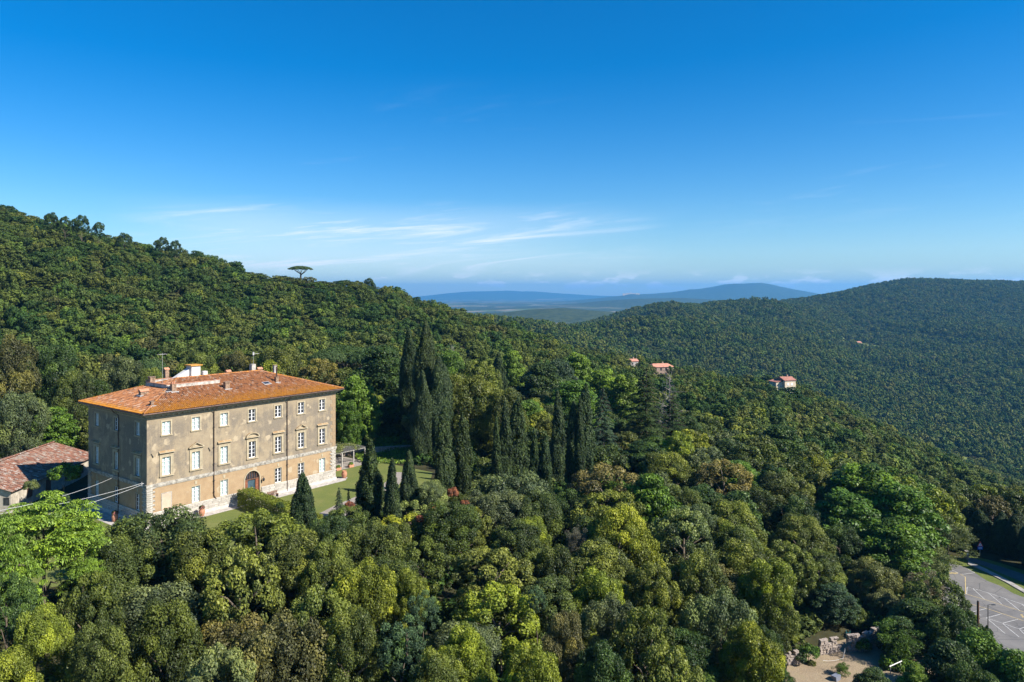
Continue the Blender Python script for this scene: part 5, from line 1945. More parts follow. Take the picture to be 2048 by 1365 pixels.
# aerials
an = MB().tube([(7.0, 9.3, 18.3), (7.0, 9.3, 23.4)], 0.022, 5)
for i in range(5):
    an.tube([(6.3, 8.9 + .2 * i, 23.2), (7.7, 8.9 + .2 * i, 23.2)], 0.008, 4)
an.tube([(7.0, 8.7, 23.2), (7.0, 9.9, 23.2)], 0.010, 4)
an.build('aerial', ZINC, roof)
an = MB().tube([(23.6, 10.4, 19.0), (23.6, 10.4, 22.6)], 0.022, 5).box(23.55, 24.7, 10.36, 10.44, 22.1, 22.15).box(23.45, 23.75, 10.34, 10.46, 21.9, 22.4)
an.build('aerial', ZINC, roof)
s, t = roof_at(*Z1(1484, 232))
z = roof_z(s, t)
MB().tube([(s + .15, t, z + 1.5), (s + .15, t, z + 3.6), (s + .7, t, z + 3.7)], 0.025, 4).build('aerial', IRON, roof)
# ------------------------------------------------------------------ villa grounds
def sheet(name, pts, z, m, label=None, kind='structure', sub=1.0):
    mb = MB().poly([(p[0], p[1], z) for p in pts])
    o = mb.build(name, m)
    tag(o, label, kind=kind)
    return o


def vpoly(pts): return [villa_xy(*p) for p in pts]


sheet('lawn', vpoly([(-20, -11), (-10, -15.5), (6, -19.5), (22, -19.5), (38, -17.5), (47, -10), (47, 6), (40, 20), (34.0, 20), (34.0, 0), (33.0, -0.2), (0, -0.2), (-0.2, 0), (-0.2, 24), (-20, 26)]), 0.03, LAWN, 'mown lawn round the villa')
sheet('paving_strip', vpoly([(-2.6, -1.9), (33.6, -1.9), (35.2, -0.6), (35.0, 0.4), (-0.1, 0.4), (-0.1, 19), (-2.6, 19)]), 0.045, PAVING, 'stone paving strip along the foot of the villa')
sheet('gravel_path', vpoly([(14.5, -19.3), (19.0, -19.3), (23.5, -15.5), (30, -13.2), (37, -11.6), (44, -6.5), (43, -4.5), (36, -9.0), (29.5, -10.9), (22.5, -12.6), (17.8, -14.2), (16.5, -11), (16.8, -2.0), (15.0, -2.0), (14.5, -11)]), 0.06, GRAVEL, 'pale gravel path crossing the lawn')

# clipped hedge that runs from the door towards the camera
hr = np.random.RandomState(3)


def hedge(name, p, q, w, h0, h1, label, tone, leaf=0.2, dens=1.25, group=None):
    p, q = Vector(p), Vector(q)
    d = q - p
    L = d.length
    d.normalize()
    sdv = np.array(d.cross(Vector((0, 0, 1))))
    dv = np.array(d)
    n = int(L * (w + h0 + h1) * dens / (leaf * leaf * 0.35) * 1.5)
    s = hr.uniform(0, L, n)
    hh = h0 + (h1 - h0) * s / L + 0.35 * np.array(fbm(s / 1.1, s * 0 + 3.3, 3))
    per = hr.uniform(0, 1, n) * (2 * hh + w)
    a = np.where(per < hh, -w / 2, np.where(per < hh + w, per - hh - w / 2, w / 2))
    z = np.where(per < hh, per, np.where(per < hh + w, hh, 2 * hh + w - per))
    N = np.where((per < hh)[:, None], -sdv, np.where((per < hh + w)[:, None], (0, 0, 1.0), sdv))
    C = np.array(p) * (1, 1, 0) + dv * s[:, None] + sdv * a[:, None] + np.stack([0 * z, 0 * z, z], 1) + hr.normal(0, 0.11, (n, 3))
    # the two ends
    m = int(n * 0.06)
    for e in (0, 1):
        hh_ = h1 if e else h0
        Ce = np.array(p) * (1, 1, 0) + dv * (L * e) + sdv * hr.uniform(-w / 2, w / 2, m)[:, None]
        Ce[:, 2] = hr.uniform(0, hh_, m)
        C = np.concatenate([C, Ce + hr.normal(0, 0.1, (m, 3))])
        N = np.concatenate([N, np.tile(dv * (1 if e else -1), (m, 1))])
    C[:, 2] = np.maximum(C[:, 2], 0.02) + p.z
    lump = np.array([fbm(C[:, 0] / 0.9, C[:, 1] / 0.9 + C[:, 2], 2)])[0]
    T = 0.45 + lump * 0.7 + hr.normal(0, 0.17, len(C))
    root = empty(name, tuple(p))
    me = leaves_mesh('foliage', C - np.array(p), N + 0.5 * hr.randn(len(C), 3), leaf, 0.62, T, LEAF, None, hr)
    c = link('foliage', me, root)
    c.color = (*PAL[tone], 1)
    mb = MB()
    mb.tube([(0, 0, 0.5), tuple(d * L * .5 + Vector((0, 0, .5))), tuple(d * L + Vector((0, 0, .5)))], 0.12, 5)
    for i in range(int(L / 0.9)):
        b = d * (0.4 + 0.9 * i)
        mb.tube([(b.x, b.y, -0.1), (b.x + .1, b.y, h0 * 0.7)], [0.06, 0.02], 4)
    mb.build('stems', BARK, root)
    tag(root, label, 'hedge', group)
    return root


hedge('hedge', villa_xy(14.3, -1.2), villa_xy(13.6, -14.5), 2.0, 2.5, 2.1, 'clipped yellow-green hedge running out from beside the villa door', 'yellow-green')
tree('shrub', 560, 1004, 97, 16, 'dark green', 1, rng, 'small dark conical shrub at the near end of the clipped hedge')
tree('shrub', 632, 1026, 95, 22, 'yellow-green', 0, rng, 'round golden shrub at the foot of the lone cypress')
tree('cedar', 678, 975, 101, 34, 'blue-green', 0, rng, 'young blue-green cedar at the gravel path edge')
tree('cedar', 697, 978, 103, 18, 'blue-green', 0, rng, 'thin young cedar behind the other young cedar')
for px, top, Y, w in ((700, 1003, 99, 22), (905, 975, 108, 24), (865, 1010, 101, 22), (930, 1000, 104, 20), (840, 1030, 96, 18)):
    tree('shrub', px, top, Y, w, 'russet', 1, rng)
for px, top, Y, w in ((1005, 795, 126, 18), (1190, 880, 138, 16), (570, 1180, 72, 20), (1008, 1088, 83, 16), (1130, 1068, 88, 16), (985, 1225, 69, 14), (625, 1300, 62, 26), (540, 1312, 60, 24), (700, 1258, 63, 18), (1570, 1200, 83, 18), (1640, 1165, 91, 14)):
    pass


def pot(p, r, h, label, flower=True, square=False):
    root = empty('terracotta_pot', p)
    mb = MB()
    mb.lathe([(r * .55, 0), (r * .75, h * .15), (r, h * .5), (r * .95, h * .72), (r * .68, h * .88), (r * .8, h * .95), (r * .8, h), (r * .6, h), (r * .55, h * .9)], 16)
    mb.build('pot', TERRA, root, smooth=True)
    if flower:
        n = 500
        q = np.random.RandomState(int(r * 100))
        d = unit(q.randn(n, 3)); d[:, 2] = np.abs(d[:, 2])
        C = d * r * (0.55 + 0.45 * q.rand(n, 1)) + (0, 0, h)
        c = link('plant', leaves_mesh('plant', C, d + .5 * q.randn(n, 3), 0.14, 0.6, q.rand(n), LEAF, None, q), root)
        c.color = (*PAL['dark green'], 1)
        C = d[:70] * r * 0.85 + (0, 0, h)
        link('flowers', leaves_mesh('flowers', C, d[:70] + .3 * q.randn(70, 3), 0.16, 0.8, q.rand(70), FLOWER, None, q), root)
    tag(root, label, 'pot')
    return root


pot(villa_xy(7.4, -1.3, 0.045), 0.45, 1.15, 'terracotta jar with pink flowers on the paving before the left front')
pot(villa_xy(-1.5, 6.2, 0.045), 0.45, 1.15, 'terracotta jar with red flowers in the shade of the left side')
pot(villa_xy(34.6, -0.4, 0.045), 0.5, 1.25, 'big empty terracotta jar at the far right corner', False)

# bench by the wall
bn = empty('garden_bench', villa_xy(19.6, -1.05, 0.045), VA)
for k in range(4): MB().box(-.95, .95, -.25 + .13 * k, -.15 + .13 * k, .43, .47).build('slat', BROWNWOOD, bn)
for k in range(3): MB().box(-.95, .95, .27, .31, .55 + .14 * k, .65 + .14 * k).build('slat', BROWNWOOD, bn)
for x in (-.8, .8):
    MB().box(x - .03, x + .03, -.25, .27, 0, .43).box(x - .03, x + .03, .271, .33, 0, .95).build('leg', IRON, bn)
tag(bn, 'brown slatted garden bench against the villa plinth', 'bench')

# pergola right of the villa
pg0 = villa_xy(38.5, 2.5)
pg = empty('pergola', villa_xy(36.6, 6.0, 0.0), VA)
PWX, PWY, PH = 8.4, 6.6, 2.75
for i in range(4):
    for j in range(3):
        MB().box(i * PWX / 3 - .09, i * PWX / 3 + .09, j * PWY / 2 - .09, j * PWY / 2 + .09, 0, PH).build('post', WEATHERWOOD, pg)
for j in range(3): MB().box(-.4, PWX + .4, j * PWY / 2 - .06, j * PWY / 2 + .06, PH + .002, PH + .16).build('beam', WEATHERWOOD, pg)
for i in range(20): MB().box(-.3 + i * .47, -.22 + i * .47, -.5, PWY + .5, PH + .163, PH + .25).build('slat', WEATHERWOOD, pg)
vq = np.random.RandomState(8)
n = 2600
cl = vq.uniform((0, 0), (PWX, PWY), (26, 2))
C = np.concatenate([np.column_stack([c[0] + vq.normal(0, .45, 100), c[1] + vq.normal(0, .45, 100), PH + .3 + vq.normal(0, .12, 100)]) for c in cl])
c = link('vine', leaves_mesh('vine', C, np.tile((0, 0, 1.0), (len(C), 1)) + .5 * vq.randn(len(C), 3), 0.26, 0.7, vq.normal(.55, .2, len(C)), LEAF, None, vq), pg)
c.color = (*PAL['pale green'], 1)
tag(pg, 'grey wooden pergola with vine beside the right end of the villa', 'pergola')
sheet('pergola_paving', vpoly([(35.6, 4.6), (45.6, 4.6), (45.6, 13.4), (35.6, 13.4)]), 0.05, GRAVEL, 'gravel floor under the pergola')
for s, lab in ((37.6, 'terracotta trough with green plant under the pergola, left one'), (40.6, 'terracotta trough with green plant under the pergola, right one')):
    tro = empty('planter_box', villa_xy(s, 4.9, 0.05), VA)
    MB().extr([(-.5, 0), (.5, 0), (.58, .5), (-.58, .5)], -.28, .28).build('trough', TERRA, tro)
    q = np.random.RandomState(int(s))
    d = unit(q.randn(260, 3)); d[:, 2] = np.abs(d[:, 2])
    cc = link('plant', leaves_mesh('plant', d * (.5, .3, .45) + (0, 0, .5), d + .5 * q.randn(260, 3), 0.16, 0.6, q.rand(260), LEAF, None, q), tro)
    cc.color = (*PAL['bright green'], 1)
    tag(tro, lab, 'planter')

# terrace wall with a pale coping behind the lawn, and the grassy bank
rw = empty('garden_wall', villa_xy(46.0, 14.0))
pa, pb = villa_xy(45.0, 15.0), villa_xy(62.0, 1.0)
dv_ = (pb - pa)
for i in range(14):
    for j in range(4):
        a = pa.lerp(pb, i / 14) ; b = pa.lerp(pb, (i + 1) / 14)
        ang = math.atan2(dv_.y, dv_.x)
        mm = cached(('gw', (i * 3 + j) % 5), lambda: MB().stone(0.01, dv_.length / 14 - .01, -.12, .25, .01, .39, random.Random(i + j), .03, .04).mesh('stone', RUBBLE))
        link('stone', mm, rw, tuple(a - Vector(rw.location) + Vector((0, 0, j * .40 - .3))), (0, 0, ang))
cop = MB().box(0, dv_.length, -.2, .35, 1.31, 1.41).build('coping', CONCRETE, rw, tuple(pa - Vector(rw.location)), (0, 0, math.atan2(dv_.y, dv_.x)))
tag(rw, 'low stone garden wall with pale coping beyond the lawn', 'wall')


def patch_mesh(name, poly, m, step=1.0, lift=0.05, dz=None):
    """ground-hugging sheet inside a polygon"""
    xs = [p[0] for p in poly]; ys = [p[1] for p in poly]
    X = np.arange(min(xs), max(xs), step); Yv = np.arange(min(ys), max(ys), step)
    XX, YY = np.meshgrid(X, Yv)
    ins = seg_poly_dist(XX.ravel(), YY.ravel(), poly).reshape(XX.shape)
    # cells of the sheet follow the ground surface that is really there
    Zs = np.array([gz(a, b) for a, b in zip(XX.ravel(), YY.ravel())]).reshape(XX.shape) + lift
    if dz is not None: Zs = Zs + dz(XX, YY)
    nx = len(X)
    V = np.stack([XX, YY, Zs], -1).reshape(-1, 3)
    F = [(j * nx + i, j * nx + i + 1, (j + 1) * nx + i + 1, (j + 1) * nx + i) for j in range(len(Yv) - 1) for i in range(nx - 1) if ins[j, i] < 0 and ins[j + 1, i + 1] < 0]
    used = sorted({i for f in F for i in f}); mp = {a: b for b, a in enumerate(used)}
    return np_mesh(name, V[used], np.array([[mp[i] for i in f] for f in F]), m, smooth=True)


bank = [at(715, 0, 141), at(840, 0, 139), at(850, 0, 158), at(700, 0, 162)]
tag(link('grass_bank', patch_mesh('grass_bank', bank, GRASS, .8, .12)), 'rough sunlit grass bank behind the lawn', kind='structure')


def tuft_field(name, poly, n, tone, size, label, seed, hh=0.25):
    q = np.random.RandomState(seed)
    xs = [p[0] for p in poly]; ys = [p[1] for p in poly]
    P_ = q.uniform((min(xs), min(ys)), (max(xs), max(ys)), (n * 3, 2))
    P_ = P_[seg_poly_dist(P_[:, 0], P_[:, 1], poly) < 0][:n]
    C = np.column_stack([P_, [gz(*p) for p in P_]])
    C[:, 2] += q.uniform(.05, hh, len(C)) + np.maximum(0, fbm(P_[:, 0] / 2.5, P_[:, 1] / 2.5, 3)) * hh * 5
    T = .5 + fbm(P_[:, 0] / 3, P_[:, 1] / 3, 3) * .8 + q.normal(0, .15, len(C))
    o = link(name, leaves_mesh(name, C, np.column_stack([q.randn(len(C), 2) * .8, np.full(len(C), .8)]), size, .5, T, LEAF, None, q))
    o.color = (*PAL[tone], 1)
    tag(o, label, kind='stuff')


tuft_field('tall_grass', bank, 5000, 'lime green', .45, 'tall bright grass growing on the bank behind the lawn', 3, .35)

# power cables to the villa
def cable(name, a, b, sag, r, label, m=CABLE):
    a, b = Vector(a), Vector(b)
    pts = [a.lerp(b, i / 14) - Vector((0, 0, sag * 4 * (i / 14) * (1 - i / 14))) for i in range(15)]
    o = MB().tube(pts, r, 5).build(name, m)
    tag(o, label, 'cable', 'cables to the villa')


cable('overhead_cable', at(-60, 1032, 58), villa_xy(-0.3, 8.6, 5.9), 0.6, 0.022, 'uppermost pale cable reaching the middle of the shaded villa side')
cable('overhead_cable', at(-60, 1036, 76), villa_xy(-0.35, 0.6, 6.15), 0.5, 0.022, 'upper of two cables meeting at the villa corner')
cable('overhead_cable', at(-60, 1062, 74), villa_xy(-0.35, 0.6, 5.95), 0.6, 0.022, 'lower of two cables meeting at the villa corner')
MB().tube([(-.4, .6, 5.75), (-.4, .6, 6.35)], .05, 5).tube([(-.4, .6, 6.05), (0, .6, 6.05)], .04, 5).build('cable_bracket', ZINC, villa)

# the long low outbuilding left of the villa
ax = empty('outbuilding', (-74.6, 109.0, 0))
AL, AWD, AH, AR = 24.0, 7.4, 3.3, 5.6       # length (along y), width to the ridge (towards -x), eave and ridge heights
ax.rotation_euler = (0, 0, R(3))
mb = MB()
mb.quad((0, 0, -.5), (0, AL, -.5), (0, AL, AH), (0, 0, AH))
mb.poly([(0, 0, -.5), (0, 0, AH), (-AWD, 0, AR), (-2 * AWD, 0, AH), (-2 * AWD, 0, -.5)])
mb.poly([(0, AL, -.5), (-2 * AWD, AL, -.5), (-2 * AWD, AL, AH), (-AWD, AL, AR), (0, AL, AH)])
mb.build('wall', plain('old_plaster', (0.38, 0.34, 0.28), .92, .25, 1.2), ax)
asl = (AR - AH) / AWD
mb = MB()
oe = .55
mb.add([(oe, -.5, AH - oe * asl), (oe, AL + .5, AH - oe * asl), (-AWD, AL + .5, AR), (-AWD, -.5, AR), (-2 * AWD - oe, -.5, AH - oe * asl), (-2 * AWD - oe, AL + .5, AH - oe * asl)], [(0, 1, 2, 3), (3, 2, 5, 4)])
arf = mb.build('roof', ROOFBASE, ax)
tr = random.Random(9)
f1 = tile_field(int((AL + 1) / .29), 0, Vector((oe, -.5, AH - oe * asl)), vy, -vx, lambda u: AWD + oe, asl, tr, .29, .42, .6)
f2 = tile_field(int((AL + 1) / .29), 0, Vector((-2 * AWD - oe, AL + .5, AH - oe * asl)), -vy, vx, lambda u: AWD + oe, asl, tr, .29, .42, .6)
add_tiles('roof_tiles', arf, [f1, f2, ridge_tiles((-AWD, -.5, AR), (-AWD, AL + .5, AR), arf)], OLDTILE)
for y in (4.0, 9.0, 14.5, 19.0):
    d_ = MB().box(0, .06, y, y + 1.3, .1 if y in (9.0,) else 1.0, 2.5).build('door' if y == 9.0 else 'window', BROWNWOOD, ax)
MB().box(-3.2, -1.6, -.06, 0, 0, 2.5).build('door', plain('grey_green_door', (.25, .28, .26), .7, .15, 3.0), ax)
MB().box(-1.0, -.2, -.05, 0, 1.1, 2.2).build('window', GLASSDARK, ax)
tag(ax, 'long low outbuilding with weathered tiled roof left of the villa', 'outbuilding')
tree('shrub', 128, 925, 110, 50, 'bright green', 0, rng, 'bright green climber growing up the outbuilding wall')
tree('shrub', 125, 985, 90, 26, 'blue-green', 1, rng, 'small blue-green tree in the shade beside the villa')
tree('shrub', 62, 960, 104, 26, 'grey-green', 1, rng, 'grey-green shrub at the outbuilding eave')
# fence and track behind it
fn = empty('wire_fence', (-90, 118, 0))
for i in range(12):
    p = Vector((-92.0 + .3 * i, 108 + 2.4 * i, 0)) - Vector(fn.location)
    MB().tube([p + Vector((0, 0, -.3)), p + Vector((0, 0, 6.4))], .05, 5).build('post', ZINC, fn)
for k in range(9):
    z_ = 4.4 + k * .24
    MB().tube([Vector((-92.0, 108, z_)) - Vector(fn.location), Vector((-92.0 + 3.3, 108 + 26.4, z_)) - Vector(fn.location)], .02, 4).build('wire', ZINC, fn)
tag(fn, 'grey wire fence behind the outbuilding ridge', 'fence')
# ------------------------------------------------------------------ car park and road, lower right
def zk(X, Y): return 1860 + X / 5.25, 1040 + Y / 5.25


def pk(pts, dz): return [on_z(px, py, PARKZ + dz) for px, py in pts]


def pk_sheet(name, pts, dz, m, label):
    mb = MB().poly(pk(pts, dz))
    tag(mb.build(name, m), label, kind='structure')


pk_sheet('grass_verge', [(1880, 1126), (1905, 1119), (1940, 1113), (1974, 1119), (2012, 1130), (2048, 1141), (2250, 1205), (2250, 1300), (2048, 1204), (1950, 1160), (1890, 1140)], .03, GRASS, 'grass verge between car park and road')
pk_sheet('car_park', [(1886, 1132), (1900, 1127.5), (1920, 1131), (1936, 1138), (1951, 1147), (1974, 1162), (2005, 1174), (2026, 1187), (2048, 1195), (2250, 1285), (2300, 1440), (2048, 1330), (1960, 1262), (1885, 1215)], .05, ASPHALT, 'worn grey asphalt car park with painted bays')
mb = MB()
pp = pk([(1936, 1130.2), (1974, 1147.2), (2010, 1165.5), (2048, 1187.5), (2250, 1290)], 0)
qq = pk([(1936, 1123.2), (1974, 1140.4), (2010, 1158.5), (2048, 1180.5), (2250, 1275)], 0)
n_ = len(pp)
zt_ = Vector((0, 0, .15))
mb.add([p + zt_ for p in pp] + [q + zt_ for q in qq] + pp + qq, [(i, i + 1, n_ + i + 1, n_ + i) for i in range(n_ - 1)] + [(2 * n_ + i, 2 * n_ + i + 1, i + 1, i) for i in range(n_ - 1)] + [(n_ + i, n_ + i + 1, 3 * n_ + i + 1, 3 * n_ + i) for i in range(n_ - 1)])
tag(mb.build('footpath', CONCRETE), 'pale concrete footpath with kerb between car park and road', kind='structure')
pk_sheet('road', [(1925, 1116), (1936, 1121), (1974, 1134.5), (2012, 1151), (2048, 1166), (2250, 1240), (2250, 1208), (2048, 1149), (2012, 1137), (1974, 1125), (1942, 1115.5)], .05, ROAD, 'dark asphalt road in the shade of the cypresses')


def line(name, p, q, m, w=.12, dz=.060):
    a, b = on_z(*zk(*p), PARKZ + dz), on_z(*zk(*q), PARKZ + dz)
    d = (b - a).normalized()
    s = Vector((-d.y, d.x, 0)) * w / 2
    o = MB().poly([a - s, b - s, b + s, a + s]).build(name, m)
    return o


WL = [((390, 705), (385, 780)), ((390, 705), (450, 720)), ((450, 720), (615, 768)), ((615, 768), (785, 825)), ((785, 825), (965, 885)), ((965, 885), (1100, 940)), ((450, 722), (575, 835)), ((615, 770), (760, 890)), ((785, 827), (945, 955)), ((965, 887), (1110, 1010)),
      ((195, 510), (300, 560)), ((400, 520), (470, 555)), ((470, 557), (335, 572)), ((330, 857), (335, 915)), ((590, 932), (455, 965)), ((755, 987), (590, 1030)), ((925, 1044), (765, 1085)), ((1090, 1095), (940, 1145)), ((590, 1032), (765, 1087)), ((765, 1089), (940, 1147)), ((940, 1149), (1120, 1205)),
      ((765, 1091), (935, 1230)), ((605, 1040), (790, 1195)), ((940, 1151), (1090, 1290)), ((540, 1000), (470, 985))]
YL = [((370, 600), (375, 780)), ((315, 570), (370, 600)), ((385, 781), (575, 837)), ((575, 837), (985, 967)), ((985, 967), (1150, 1020)), ((330, 855), (590, 930)), ((590, 930), (985, 1060)), ((985, 1060), (1150, 1115)), ((305, 850), (312, 880))]
marks = empty('bay_markings', on_z(1980, 1200, PARKZ))
for i, (p, q) in enumerate(WL):
    o = line('white_line', p, q, WHITEP, .09, .058 + .0004 * (i % 7))
    o.parent = marks; o.matrix_parent_inverse = Matrix.Translation(-Vector(marks.location))
for i, (p, q) in enumerate(YL):
    o = line('yellow_line', p, q, YELLOWP, .10, .064 + .0004 * (i % 7))
    o.parent = marks; o.matrix_parent_inverse = Matrix.Translation(-Vector(marks.location))
for cx_, cy_ in ((205, 560), (228, 557), (250, 561), (272, 559), (955, 1000), (968, 1018)):
    for a, b in (((cx_, cy_ - 7), (cx_ + 3, cy_ + 8)), ((cx_, cy_ - 6), (cx_ + 14, cy_ - 4)), ((cx_ + 13, cy_ - 5), (cx_ + 15, cy_ + 7))):
        o = line('yellow_line', a, b, YELLOWP, .10, .067)
        o.parent = marks; o.matrix_parent_inverse = Matrix.Translation(-Vector(marks.location))
marks['kind'] = 'structure'
marks['label'] = 'white and yellow painted bay lines on the car park'


def ground_pt(px, Y, z=PARKZ): return Vector(((px - 1024) / FPX * Y, Y, z))


lp = empty('street_lamp', ground_pt(1976, 98, PARKZ + .05))
MB().tube([(0, 0, 0), (0, 0, 4.9)], [.07, .045], 7).build('post', IRON, lp)
MB().tube([(0, 0, 4.85), (.25, 0, 4.95), (.5, 0, 4.93)], .03, 5).build('arm', IRON, lp)
MB().box(.4, .95, -.12, .12, 4.86, 4.94).build('lamp_head', IRON, lp)
tag(lp, 'slim dark street lamp with short arm in the car park', 'lamp')
po = empty('wooden_pole', ground_pt(1956, 97.5))
MB().tube([(0, 0, -.5), (0, 0, 5.6)], [.17, .14], 8).build('shaft', BROWNWOOD, po)
MB().lathe([(.15, 0), (.15, .05), (.02, .12)], 8, (0, 0, 5.6)).build('cap', IRON, po)
tag(po, 'thick dark wooden pole left of the street lamp', 'pole')
pil = empty('gate_pillar', ground_pt(1933, 128.5, PARKZ + .03))
for k in range(9):
    for j in range(2):
        MB().box(-.26 + j * .262 + (.0 if k % 2 else .0), -.002 + j * .262, -.26, .26, k * .15, k * .15 + .142).build('brick', BRICKY, pil)
MB().box(-.31, .31, -.31, .31, 1.352, 1.45).build('cap', CONCRETE, pil)
MB().box(-.15, .15, -.29, -.262, .8, 1.15).build('plate', WHITEPLASTER, pil)
tag(pil, 'short brick gate pillar with pale cap at the road', 'pillar')
sg = empty('road_sign', ground_pt(1960, 130, PARKZ + .03))
MB().tube([(0, 0, 0), (0, 0, 2.6)], .035, 6).build('post', ZINC, sg)
SR = plain('sign_red', (.62, .05, .05), .4, .05)
SB = plain('sign_blue', (.03, .16, .55), .4, .05)
SW = plain('sign_white', (.8, .8, .8), .4, .03)
tri = MB().extr([(-.52, 1.72), (.52, 1.72), (0, 2.6)], -.07, -.045).build('warning_plate', SR, sg)
MB().extr([(-.33, 1.83), (.33, 1.83), (0, 2.38)], -.076, -.071).build('white_field', SW, tri)
MB().box(-.04, .04, -.082, -.077, 1.92, 2.18).build('dark_mark', IRON, tri)
MB().box(-.45, .45, -.07, -.045, 1.15, 1.69).build('blue_plate', SB, sg)
MB().box(-.3, .3, -.076, -.071, 1.35, 1.50).build('white_bar', SW, sg)
tag(sg, 'triangular warning sign above a blue plate at the roadside', 'sign')
gb = empty('notice_board', ground_pt(1888.5, 117, PARKZ + .05))
for x in (-.35, .35): MB().box(x - .05, x + .05, -.05, .05, 0, 1.5).build('post', BROWNWOOD, gb)
MB().box(-.45, .45, -.085, -.052, .55, 1.5).build('board', plain('red_brown_board', (.24, .07, .04), .7, .15), gb)
MB().box(-.18, .1, -.095, -.087, .62, .8).build('white_notice', SW, gb)
tag(gb, 'red-brown board on posts at the left edge of the car park', 'board')
hedge('hedge', ground_pt(1884.5, 116.5), ground_pt(1886.5, 123), 1.2, 2.3, 2.5, 'dark green hedge along the left edge of the car park', 'dark green')

# ------------------------------------------------------------------ the walled yard, bottom right
def zy(X, Y): return 1560 + X / 6.827, 1220 + Y / 6.827


def yd(px, py, dz=0.0): return on_z(px, py, YARDZ + dz)


tag(MB().poly([(p.x, p.y, YARDZ + .04) for p in YARD]).build('dry_yard', SOIL), 'dry bare earth yard with thin grass', kind='structure')
ry = random.Random(6)


def rubble(name, pts, h, label, lo=.35, hi=.7):
    root = empty(name, pts[0])
    for a, b in zip(pts[:-1], pts[1:]):
        d = b - a
        L = d.length
        ang = math.atan2(d.y, d.x)
        z_ = -.1
        while z_ < h:
            hh = ry.uniform(.22, .34)
            x_ = ry.uniform(-.2, 0)
            while x_ < L:
                w_ = ry.uniform(lo, hi)
                if ry.random() < .96 - .25 * (z_ > h - .4):
                    k_ = ry.randrange(12)
                    mm = cached(('rub', k_), lambda: MB().stone(0, 1, -.14, .30, 0, 1, random.Random(k_), .09, .09).mesh('stone', RUBBLE))
                    p_ = a + d.normalized() * x_ + Vector((0, 0, z_)) - pts[0]
                    o_ = link('stone', mm, root, tuple(p_), (0, 0, ang + ry.uniform(-.08, .08)))
                    o_.scale = (w_ * .97, 1, hh * .96)
                x_ += w_
            z_ += hh
    tag(root, label, 'wall', 'rubble walls round the yard')
    return root


rubble('rubble_wall', [yd(1560, 1334), yd(1602, 1327)], 1.5, 'low rubble wall at the left end of the bare yard')
rubble('rubble_wall', [yd(1640, 1311), yd(1676, 1304.5)], 1.6, 'rubble wall piece in shade behind the young potted tree')
rubble('rubble_wall', [yd(1698, 1305), yd(1730, 1303), yd(1748, 1292), yd(1778, 1286)], 2.2, 'taller sunlit rubble wall at the back of the yard')
rubble('rubble_wall', [yd(1836, 1345), yd(1862, 1336)], .8, 'low rubble wall at the right end of the yard')
# small things in the yard
pt = empty('plant_tub', yd(1672, 1360, .04), R(35))
MB().extr([(-.42, 0), (.42, 0), (.5, .55), (-.5, .55)], -.32, .32).build('tub', plain('blue_grey_tub', (.16, .18, .23), .6, .1), pt)
MB().box(-.45, .45, -.28, .28, .47, .5).build('soil', SOIL, pt)
tag(pt, 'blue-grey plastic tub on the bare earth', 'tub')
tree('airy', 1684, 1324, 86.8, 30, 'bright green', 0, rng, 'young slender tree standing in the bare yard')
fr = empty('pipe_frame', yd(1781, 1353, .04), R(30))
for x in (0, 1.9): MB().tube([(x, 0, -.2), (x, 0, 1.15)], .055, 6).build('post', ZINC, fr)
MB().tube([(-.2, 0, 1.2), (2.2, 0, 1.25)], .055, 6).build('crossbar', plain('white_pipe', (.72, .72, .72), .5, .05), fr)
tag(fr, 'white pipe frame standing at the right side of the yard', 'frame')
sk = MB().tube([yd(1686, 1317, 0), yd(1686, 1317, 0) + Vector((.35, .2, 1.1))], .05, 6).build('stake', plain('pale_stake', (.6, .6, .58), .7, .1))
tag(sk, 'pale leaning stake at the back of the yard', 'stake')
cable('garden_line', yd(1646, 1321.5, .45), yd(1686, 1317, .5), .15, .02, 'thin pale line strung low across the yard')
bpy.data.objects['garden_line']['group'] = 'things in the yard'
ld = empty('ladder', yd(1697, 1304, .0), R(-20))
TEAL = plain('teal_metal', (.06, .22, .22), .5, .1)
for x in (-.22, .22): MB().tube([(x, 0, 0), (x, .7, 2.4)], .035, 5).build('rail', TEAL, ld)
for k in range(7): MB().tube([(-.22, .7 * (k + .6) / 7.4, 2.4 * (k + .6) / 7.4), (.22, .7 * (k + .6) / 7.4, 2.4 * (k + .6) / 7.4)], .022, 5).build('rung', TEAL, ld)
tag(ld, 'teal ladder leaning on the rubble wall of the yard', 'ladder')
for px, top, Y, w, tone, lab in ((1617, 1288, 90, 34, 'bright green', 'bright green bush at the back left of the yard'), (1602, 1306, 89.3, 24, 'dark green', 'dark bush beside the left rubble wall'), (1727, 1276, 92.5, 30, 'bright green', 'green bush in front of the sunlit rubble wall'),
                                 (1570, 1345, 84, 34, 'dark green', 'dark bush at the lower left corner of the yard'), (1790, 1305, 88.7, 50, 'bright green', 'spreading green bush under the light tree right of the yard'), (1622, 1320, 89.3, 16, 'olive', 'small olive bush in the yard by the wall')):
    tree('shrub', px, top, Y, w, tone, 0, rng, lab)

# ------------------------------------------------------------------ houses on the spur and the far hill
PINKROOF = plain('pale_red_roof', (.48, .22, .15), .9, .15, .8)
REDROOF = plain('dull_red_roof', (.34, .15, .11), .9, .2, .8)
CREAM = plain('cream_render', (.60, .50, .36), .9, .1, .6)
BROWNW = plain('brown_stone_wall', (.30, .22, .17), .9, .2, .6)


